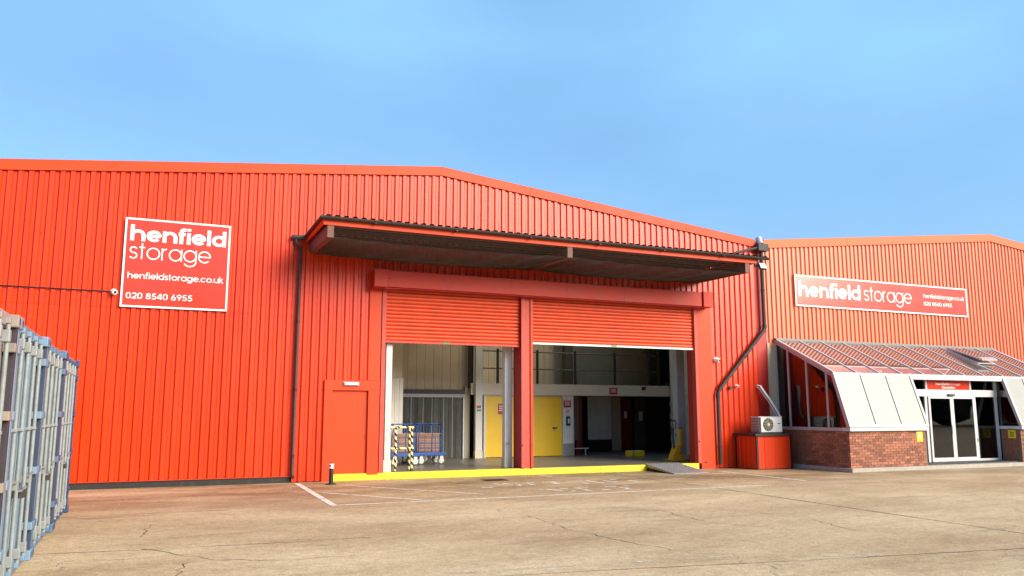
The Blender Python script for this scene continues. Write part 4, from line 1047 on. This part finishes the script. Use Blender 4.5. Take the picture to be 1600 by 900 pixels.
rs = thing('sign_board', (23.53, YD, 2.41), 'small red reception sign above the sliding doors', 'sign', 'wall signs')
B(22.575, 24.485, YD - .03, YD - .0, 2.415, 2.70).build('panel', 'signred', rs)
lettering('henfield', 22.97, 23.55, 2.555, .052, .24, YD - .033, 'lettering', 'signwhite', rs, .09)
lettering('storage', 23.57, 24.08, 2.555, .052, .12, YD - .033, 'lettering', 'signwhite', rs, .11)
lettering('Reception', 23.24, 23.83, 2.445, .056, .22, YD - .033, 'lettering', 'signwhite', rs, .10)

def notice(xa, xb, y, za, zb, m, label, cat='notice', lines=3, lm='signwhite', parent=None, side=None):
    t = thing('notice_sign', ((xa + xb) / 2, y, za), label, cat, 'small notices')
    if side is None:
        B(xa, xb, y - .006, y, za, zb).build('plate', m, t)
        h = (zb - za)
        for i in range(lines):
            z = zb - h * (0.22 + 0.6 * i / max(1, lines)); ins = (xb - xa) * (.14 + .08 * (i % 2))
            B(xa + ins, xb - ins, y - .0075, y - .006, z - h * .055, z + h * .025).build('printed_line', lm, t)
    else:
        B(side - .006, side, xa, xb, za, zb).build('plate', m, t)
        h = zb - za
        for i in range(lines):
            z = zb - h * (0.22 + 0.6 * i / max(1, lines)); ins = (xb - xa) * .2
            B(side - .0075, side - .006, xa + ins, xb - ins, z - h * .05, z + h * .03).build('printed_line', lm, t)
    return t
notice(21.12, 21.37, -2.885, .83, 1.12, 'noticeyel', 'yellow notice on the brick base left of the sliding doors', lm='creampaint')
tn = thing('notice_sign', (XB, -2.52, .84), 'yellow notice on the dark brick return right of the sliding doors', 'notice', 'small notices')
B(XB - .012, XB - .006, -2.72, -2.46, .86, 1.12).build('plate', 'noticeyel', tn)
for i in range(3): B(XB - .014, XB - .012, -2.66, -2.52, 0.92 + i * .06, 0.945 + i * .06).build('printed_line', 'black', tn)
notice(10.98, 11.24, 5.328, 1.62, 1.98, 'noticered', 'red notice on the left yellow door inside the bay')
notice(13.50, 13.80, 5.32, 1.86, 2.10, 'noticered', 'red notice high on the white panel beside the yellow double door')
notice(15.32, 15.66, 5.218, 2.33, 2.57, 'noticered', 'red notice fixed to the mezzanine edge beam')
notice(10.12, 10.26, 5.098, 1.83, 1.92, 'noticered', 'tiny red and white sticker on the white column inside', lines=1)
notice(10.12, 10.26, 5.098, 1.72, 1.80, 'green', 'tiny green sticker on the white column inside', lines=1)
kp = thing('keypad', (13.66, 5.3, 1.2), 'black keypad with pale screen on the white panel beside the yellow doors', 'keypad')
B(13.60, 13.74, 5.27, 5.318, 1.22, 1.55).build('body', 'black', kp, bevel=0.006)
B(13.645, 13.70, 5.262, 5.269, 1.30, 1.47).build('screen', 'white', kp)
MB().tube([(13.65 + .05 * math.cos(2 * PI * i / 16), 5.318, 1.72 + .05 * math.sin(2 * PI * i / 16)) for i in range(17)], .007, 4, False).build('printed_symbol', 'noticered', kp)

# ================================================================== SAFETY BARRIER, TROLLEYS, PALLET TRUCK
sb = thing('safety_barrier', (6.2, 0.4, 0.17), 'black and yellow striped tube barrier inside the left opening', 'barrier')
for x, y in ((5.99, .36), (6.43, .36), (6.52, .86)):
    MB().tube([(x, y, .175), (x, y, 1.32)], 0.034, 12).build('post', 'stripeZ', sb, smooth=True)
    MB().tube([(x, y, .172), (x, y, .182)], 0.065, 12).build('foot_plate', 'black', sb)
for z in (1.30, .755):
    MB().tube([(5.62, .36, z), (6.40, .36, z), (6.47, .40, z), (6.52, .50, z), (6.52, .86, z)], 0.026, 10).build('rail', 'stripeX', sb, smooth=True)

def make_trolley():
    t = thing('trolley', (0, 0, 0))
    LN, W = 0.86, 0.62; zd = 0.26
    B(-LN / 2, LN / 2, 0, W, zd, zd + .09).build('deck', 'blue', t, bevel=0.01)
    for sx_ in (-1, 1):
        for yy in (.08, W - .08):
            cx_ = sx_ * (LN / 2 - .12)
            wl = MB().tube([(cx_, yy - .025, .118), (cx_, yy + .025, .118)], .115, 18).build('wheel', 'rubber', t, smooth=True)
            MB().tube([(cx_, yy - .030, .118), (cx_, yy + .030, .118)], .080, 16).build('rim', 'innerwhite', wl, smooth=True)
            MB().tube([(cx_, yy - .034, .118), (cx_, yy + .034, .118)], .030, 10).build('hub', 'pipe', wl, smooth=True)
            f = MB().box(cx_ - .05, cx_ + .05, yy - .045, yy - .037, .10, .255).box(cx_ - .05, cx_ + .05, yy + .037, yy + .045, .10, .255).box(cx_ - .05, cx_ + .05, yy - .037, yy + .037, .242, .258)
            f.build('castor_fork', 'innerwhite', t)
    for x in (-LN / 2 + .02, 0.0, LN / 2 - .14):
        MB().tube([(x, .02, zd), (x, .02, .78), (x + .02, .04, .86), (x + .10, .22, 1.06), (x + .12, .34, 1.14), (x + .12, W - .03, 1.16), (x + .12, W - .02, 1.10), (x + .12, W - .02, zd)], .017, 8).build('hoop', 'blue', t, smooth=True)
    MB().tube([(-LN / 2 + .14, W - .02, 1.17), (LN / 2 - .06, W - .02, 1.17), (LN / 2 - .02, W - .02, 1.13), (LN / 2 - .02, W - .02, zd)], .017, 8).build('top_rail', 'blue', t, smooth=True)
    for z in (.43, .53, .58, .68, .73, .90): MB().tube([(-LN / 2 + .02, .03, z), (LN / 2 - .14, .03, z)], .005, 5).build('mesh_wire', 'colgrey', t)
    for x in (-LN / 4, LN / 8, LN / 3 - .06): MB().tube([(x, .02, zd), (x, .02, .82)], .010, 6).build('upright', 'blue', t)
    for z in (.48, .62, .80): MB().tube([(-LN / 2 + .02, .02, z), (LN / 2 - .14, .02, z)], .010, 6).build('side_rail', 'blue', t, smooth=True)
    B(-LN / 2 + .13, LN / 2 - .03, W - .07, W - .055, zd + .095, .90).build('back_board', 'ply', t)
    return t
def copy_tree(o, parent=None):
    c = o.copy(); COL.objects.link(c); c.parent = parent
    for ch in list(o.children): copy_tree(ch, c)
    return c
tp = make_trolley()
for i, (x, y, lab) in enumerate([(6.86, 2.35, 'blue tube trolley nearest the striped barrier, partly hidden by it'),
                                 (7.72, 2.55, 'blue tube trolley with brown board at the right end of the group'),
                                 (7.50, 3.45, 'blue tube trolley parked behind the other two trolleys')]):
    o = tp if i == 0 else copy_tree(tp)
    o.location = (x, y, .172); props(o, lab, 'trolley', 'blue trolleys in the bay')

pt = thing('pallet_truck', (15.4, 1.8, .17), 'yellow pallet truck with black loop handle by the grey column', 'pallet truck')
MB().prism([(15.22, .20), (15.62, .20), (15.58, .56), (15.52, .66), (15.44, .66), (15.36, .50)], 'y', 1.25, 1.52).build('pump_body', 'ptyel', pt, bevel=0.015)
for y in (1.16, 1.50): B(15.55, 16.45, y, y + .14, .20, .25).build('fork', 'ptyel', pt, bevel=0.006)
B(15.16, 15.62, 1.14, 1.66, .185, .21).build('foot_guard', 'ptyel', pt)
MB().tube([(15.40, 1.38, .55), (15.38, 1.38, .85), (15.37, 1.38, 1.14)], .028, 10).build('shaft', 'black', pt, smooth=True)
MB().tube([(15.37, 1.38, 1.12), (15.27, 1.36, 1.22), (15.25, 1.36, 1.38), (15.29, 1.36, 1.43), (15.47, 1.40, 1.43), (15.51, 1.40, 1.38), (15.49, 1.40, 1.22), (15.37, 1.38, 1.12)], .018, 8).build('handle_loop', 'black', pt, smooth=True)
MB().tube([(15.37, 1.38, 1.12), (15.38, 1.38, 1.42)], .012, 6).build('lever', 'black', pt)
MB().tube([(15.42, 1.34, 1.02), (15.46, 1.33, .96), (15.44, 1.34, .90)], .014, 6).build('cable', 'black', pt)
B(15.58, 15.66, 1.30, 1.38, .60, 1.18).build('load_guard', 'ptyel', pt)
B(15.53, 15.70, 1.29, 1.43, 1.182, 1.20).build('guard_cap', 'brownst', pt)
MB().tube([(15.53, 1.235, .42), (15.53, 1.25, .42)], .022, 8).build('bolt', 'black', pt)
for y in (1.30, 1.46): MB().tube([(15.42, y - .02, .225), (15.42, y + .02, .225)], .055, 14).build('wheel', 'rubber', pt, smooth=True)
for i, (a, b, lab) in enumerate([(15.35, 15.50, 'smaller yellow block on the floor at the back of the bay'), (15.56, 15.98, 'wider yellow block on the floor at the back right of the bay')]):
    bk = thing('floor_block', ((a + b) / 2, 4.0, .17), lab, 'block', 'yellow floor blocks')
    B(a, b, 4.0, 4.25, .172, .36).build('block_body', 'noticeyel', bk, bevel=0.01)
    B(a + .01, b - .01, 4.01, 4.24, .361, .372).build('block_top', 'creampaint', bk)

# ================================================================== CONTAINERS
def container(yf, body, door, post, far_post, label):
    y0 = yf - 2.438; XF = -1.145; c = thing('shipping_container', (XF - 3, yf - 1.219, 0), label, 'container', 'shipping containers')
    H = 2.591
    # corrugated body
    for yy, sgn in ((y0 + .02, 1), (yf - .02, -1)):
        pts = []; x = XF - 6.0
        while x < XF - .12:
            pts += [(x, 0), (x + .07, 0), (x + .14, .036), (x + .21, .036), (x + .278, 0)]; x += .278
        vs = []
        for u, d in pts: vs += [(min(u, XF - .1), yy + sgn * d, .15), (min(u, XF - .1), yy + sgn * d, H - .06)]
        MB().add(vs, [(2 * i, 2 * i + 1, 2 * i + 3, 2 * i + 2) for i in range(len(pts) - 1)]).build('side_wall', body, c, fix=False)
        B(XF - 6.0, XF - .17, min(yy - .02 * sgn, yy + .05 * sgn), max(yy - .02 * sgn, yy + .05 * sgn), .0, .15).build('bottom_rail', body, c)
        B(XF - 6.0, XF - .17, min(yy - .015 * sgn, yy + .05 * sgn), max(yy - .015 * sgn, yy + .05 * sgn), H - .06, H - .004).build('top_rail', body, c)
    B(XF - 6.0, XF - .06, y0 + .07, yf - .07, H - .035, H - .01).build('roof', body, c)
    B(XF - 6.04, XF - 6.0, y0 + .02, yf - .02, .05, H - .01).build('end_wall', body, c)
    for ya, yb in ((y0, y0 + .11), (yf - .11, yf)):
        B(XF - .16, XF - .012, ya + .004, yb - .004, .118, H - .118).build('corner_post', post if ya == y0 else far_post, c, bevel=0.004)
        for za, zb in ((0, .118), (H - .118, H)):
            yya, yyb = (ya, ya + .162) if ya == y0 else (yb - .162, yb)
            cc = B(XF - .17, XF + .008, yya, yyb, za, zb).build('corner_casting', post, c, bevel=0.012)
            zc = (za + zb) / 2
            MB().tube([(XF + .004, (yya + yyb) / 2, zc), (XF + .010, (yya + yyb) / 2, zc)], .032, 10).build('casting_hole', 'black', cc)
    B(XF - .16, XF - .05, y0 + .165, yf - .165, H - .13, H - .015).build('header', door, c, bevel=0.004)
    B(XF - .16, XF - .05, y0 + .165, yf - .165, .02, .145).build('sill', door, c, bevel=0.004)
    XD = XF - .062
    for k in (0, 1):
        ya = y0 + .165 + k * 1.060; yb = ya + 1.050
        pts = [(ya, 0)]
        for q in range(3):
            s0 = ya + .10 + q * .31
            pts += [(s0, 0), (s0 + .03, -.03), (s0 + .20, -.03), (s0 + .23, 0)]
        pts.append((yb, 0)); vs = []
        for u, d in pts: vs += [(XD - .045 + d, u, .15), (XD - .045 + d, u, H - .135)]
        d = MB().add(vs, [(2 * i, 2 * i + 1, 2 * i + 3, 2 * i + 2) for i in range(len(pts) - 1)]).build('door', door, c, fix=False)
        gy = (y0 + .112, y0 + .163) if k == 0 else (yf - .163, yf - .112)
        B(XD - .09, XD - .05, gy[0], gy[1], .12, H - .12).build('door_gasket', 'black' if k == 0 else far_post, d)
        for hz_ in (.35, .98, 1.62, 2.24):
            yh = (y0 + .02, y0 + .20) if k == 0 else (yf - .20, yf - .02)
            B(XD - .040, XF + .004, yh[0], yh[1], hz_, hz_ + .085).build('hinge', post, d, bevel=0.008)
        for q, off in enumerate((.30, .78)):
            yb_ = ya + (off if k == 0 else 1.05 - off)
            lb = MB().tube([(XD + .030, yb_, .09), (XD + .030, yb_, H - .085)], .0205, 10).build('locking_bar', 'cgalv', d, smooth=True)
            for zz in (.15, H - .28): B(XD - .044, XD + .056, yb_ - .045, yb_ + .045, zz, zz + .11).build('bar_bracket', 'cgalv', lb, bevel=0.01)
            for zz in (1.50,): B(XD - .044, XD + .054, yb_ - .04, yb_ + .04, zz, zz + .035).build('bar_bracket', 'cgalv', lb, bevel=0.008)
            for zz in (.055, H - .115): B(XD - .018, XD + .050, yb_ - .035, yb_ + .035, zz, zz + .055).build('cam_keeper', post, lb, bevel=0.008)
            sg = 1 if k == 0 else -1
            MB().bar((XD + .058, yb_, 1.02 - .12 * q), (XD + .062, yb_ + sg * .34, 1.0 - .12 * q), .012, .022).build('handle', 'cgalv', lb)
            B(XD - .044, XD + .075, yb_ + sg * .24 - .04, yb_ + sg * .24 + .04, .93 - .12 * q, 1.01 - .12 * q).build('handle_lock', 'pipe' if q else 'cgalv', lb)
M['cgalv'] = mat('bar_galvanised', (0.25, 0.275, 0.275), 0.45, metal=0.1, var=0.18, scale=9, dirt=0.4, dirtcol=(0.20, 0.19, 0.17))
M['cblue'] = mat('container_steel_blue', (0.15, 0.25, 0.36), 0.5, var=0.16, scale=4, dirt=0.35, dirtcol=(0.36, 0.38, 0.40), stretch=(1, 1, .4))
M['cbluedoor'] = mat('container_pale_blue', (0.13, 0.205, 0.28), 0.5, var=0.16, scale=4, dirt=0.45, dirtcol=(0.26, 0.30, 0.33), stretch=(1, 1, .4))
M['cgrey'] = mat('container_grey', (0.16, 0.19, 0.225), 0.5, var=0.14, scale=4, dirt=0.4, dirtcol=(0.25, 0.27, 0.30), stretch=(1, 1, .4))
M['cmauve'] = mat('container_mauve', (0.33, 0.27, 0.265), 0.55, var=0.14, scale=4, dirt=0.35, dirtcol=(0.44, 0.40, 0.39), stretch=(1, 1, .4))
M['cmauvep'] = mat('container_mauve_post', (0.27, 0.225, 0.19), 0.55, var=0.15, scale=5, dirt=0.4, dirtcol=(0.16, 0.12, 0.10))
M['cnavy'] = mat('container_navy', (0.018, 0.045, 0.13), 0.45, var=0.18, scale=4, dirt=0.3, dirtcol=(0.12, 0.17, 0.26))
M['cteal'] = mat('container_blue', (0.07, 0.15, 0.26), 0.5, var=0.18, scale=4, dirt=0.35, dirtcol=(0.28, 0.34, 0.38))
M['cdark'] = mat('container_dark_blue', (0.022, 0.045, 0.085), 0.6, var=0.2, scale=5)  # dark blue of the far posts and the gaskets beside them
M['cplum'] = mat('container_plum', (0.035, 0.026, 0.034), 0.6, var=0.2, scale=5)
container(-4.46, 'cnavy', 'cgrey', 'cnavy', 'cnavy', 'navy blue container with pale doors, farthest of the row')
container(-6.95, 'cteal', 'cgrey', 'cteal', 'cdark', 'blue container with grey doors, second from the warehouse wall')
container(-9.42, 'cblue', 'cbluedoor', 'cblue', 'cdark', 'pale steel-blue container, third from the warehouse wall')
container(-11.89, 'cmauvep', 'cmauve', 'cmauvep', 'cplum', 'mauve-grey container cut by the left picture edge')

# ================================================================== TREES ACROSS THE YARD (mirrored in the signs and glass)
tl = MB()
for i in range(170):
    cx_ = -70 + i * 1.15 + random.uniform(-1, 1); cz_ = random.uniform(2, 8.5) + 1.5 * math.sin(i * .31); cy_ = -62 + random.uniform(-4, 4); r_ = random.uniform(1.6, 3.2)
    n_ = 7; vs = []
    for a in range(5):
        th = PI * (a + .5) / 5
        for b in range(n_):
            ph = 2 * PI * b / n_; q = r_ * random.uniform(.75, 1.25)
            vs.append((cx_ + q * math.sin(th) * math.cos(ph), cy_ + q * math.sin(th) * math.sin(ph), max(0.0, cz_ + q * math.cos(th) * 1.2)))
    tl.add(vs, [(a * n_ + b, a * n_ + (b + 1) % n_, (a + 1) * n_ + (b + 1) % n_, (a + 1) * n_ + b) for a in range(4) for b in range(n_)] + [tuple(range(n_)), tuple(range(4 * n_, 5 * n_))])
M['leaf'] = mat('far_foliage', (0.045, 0.060, 0.025), 0.9, var=0.4, scale=1.5)
props(tl.build('treeline', 'leaf', fix=False), 'dark belt of trees across the yard, mirrored in the signs', 'trees', kind='stuff')
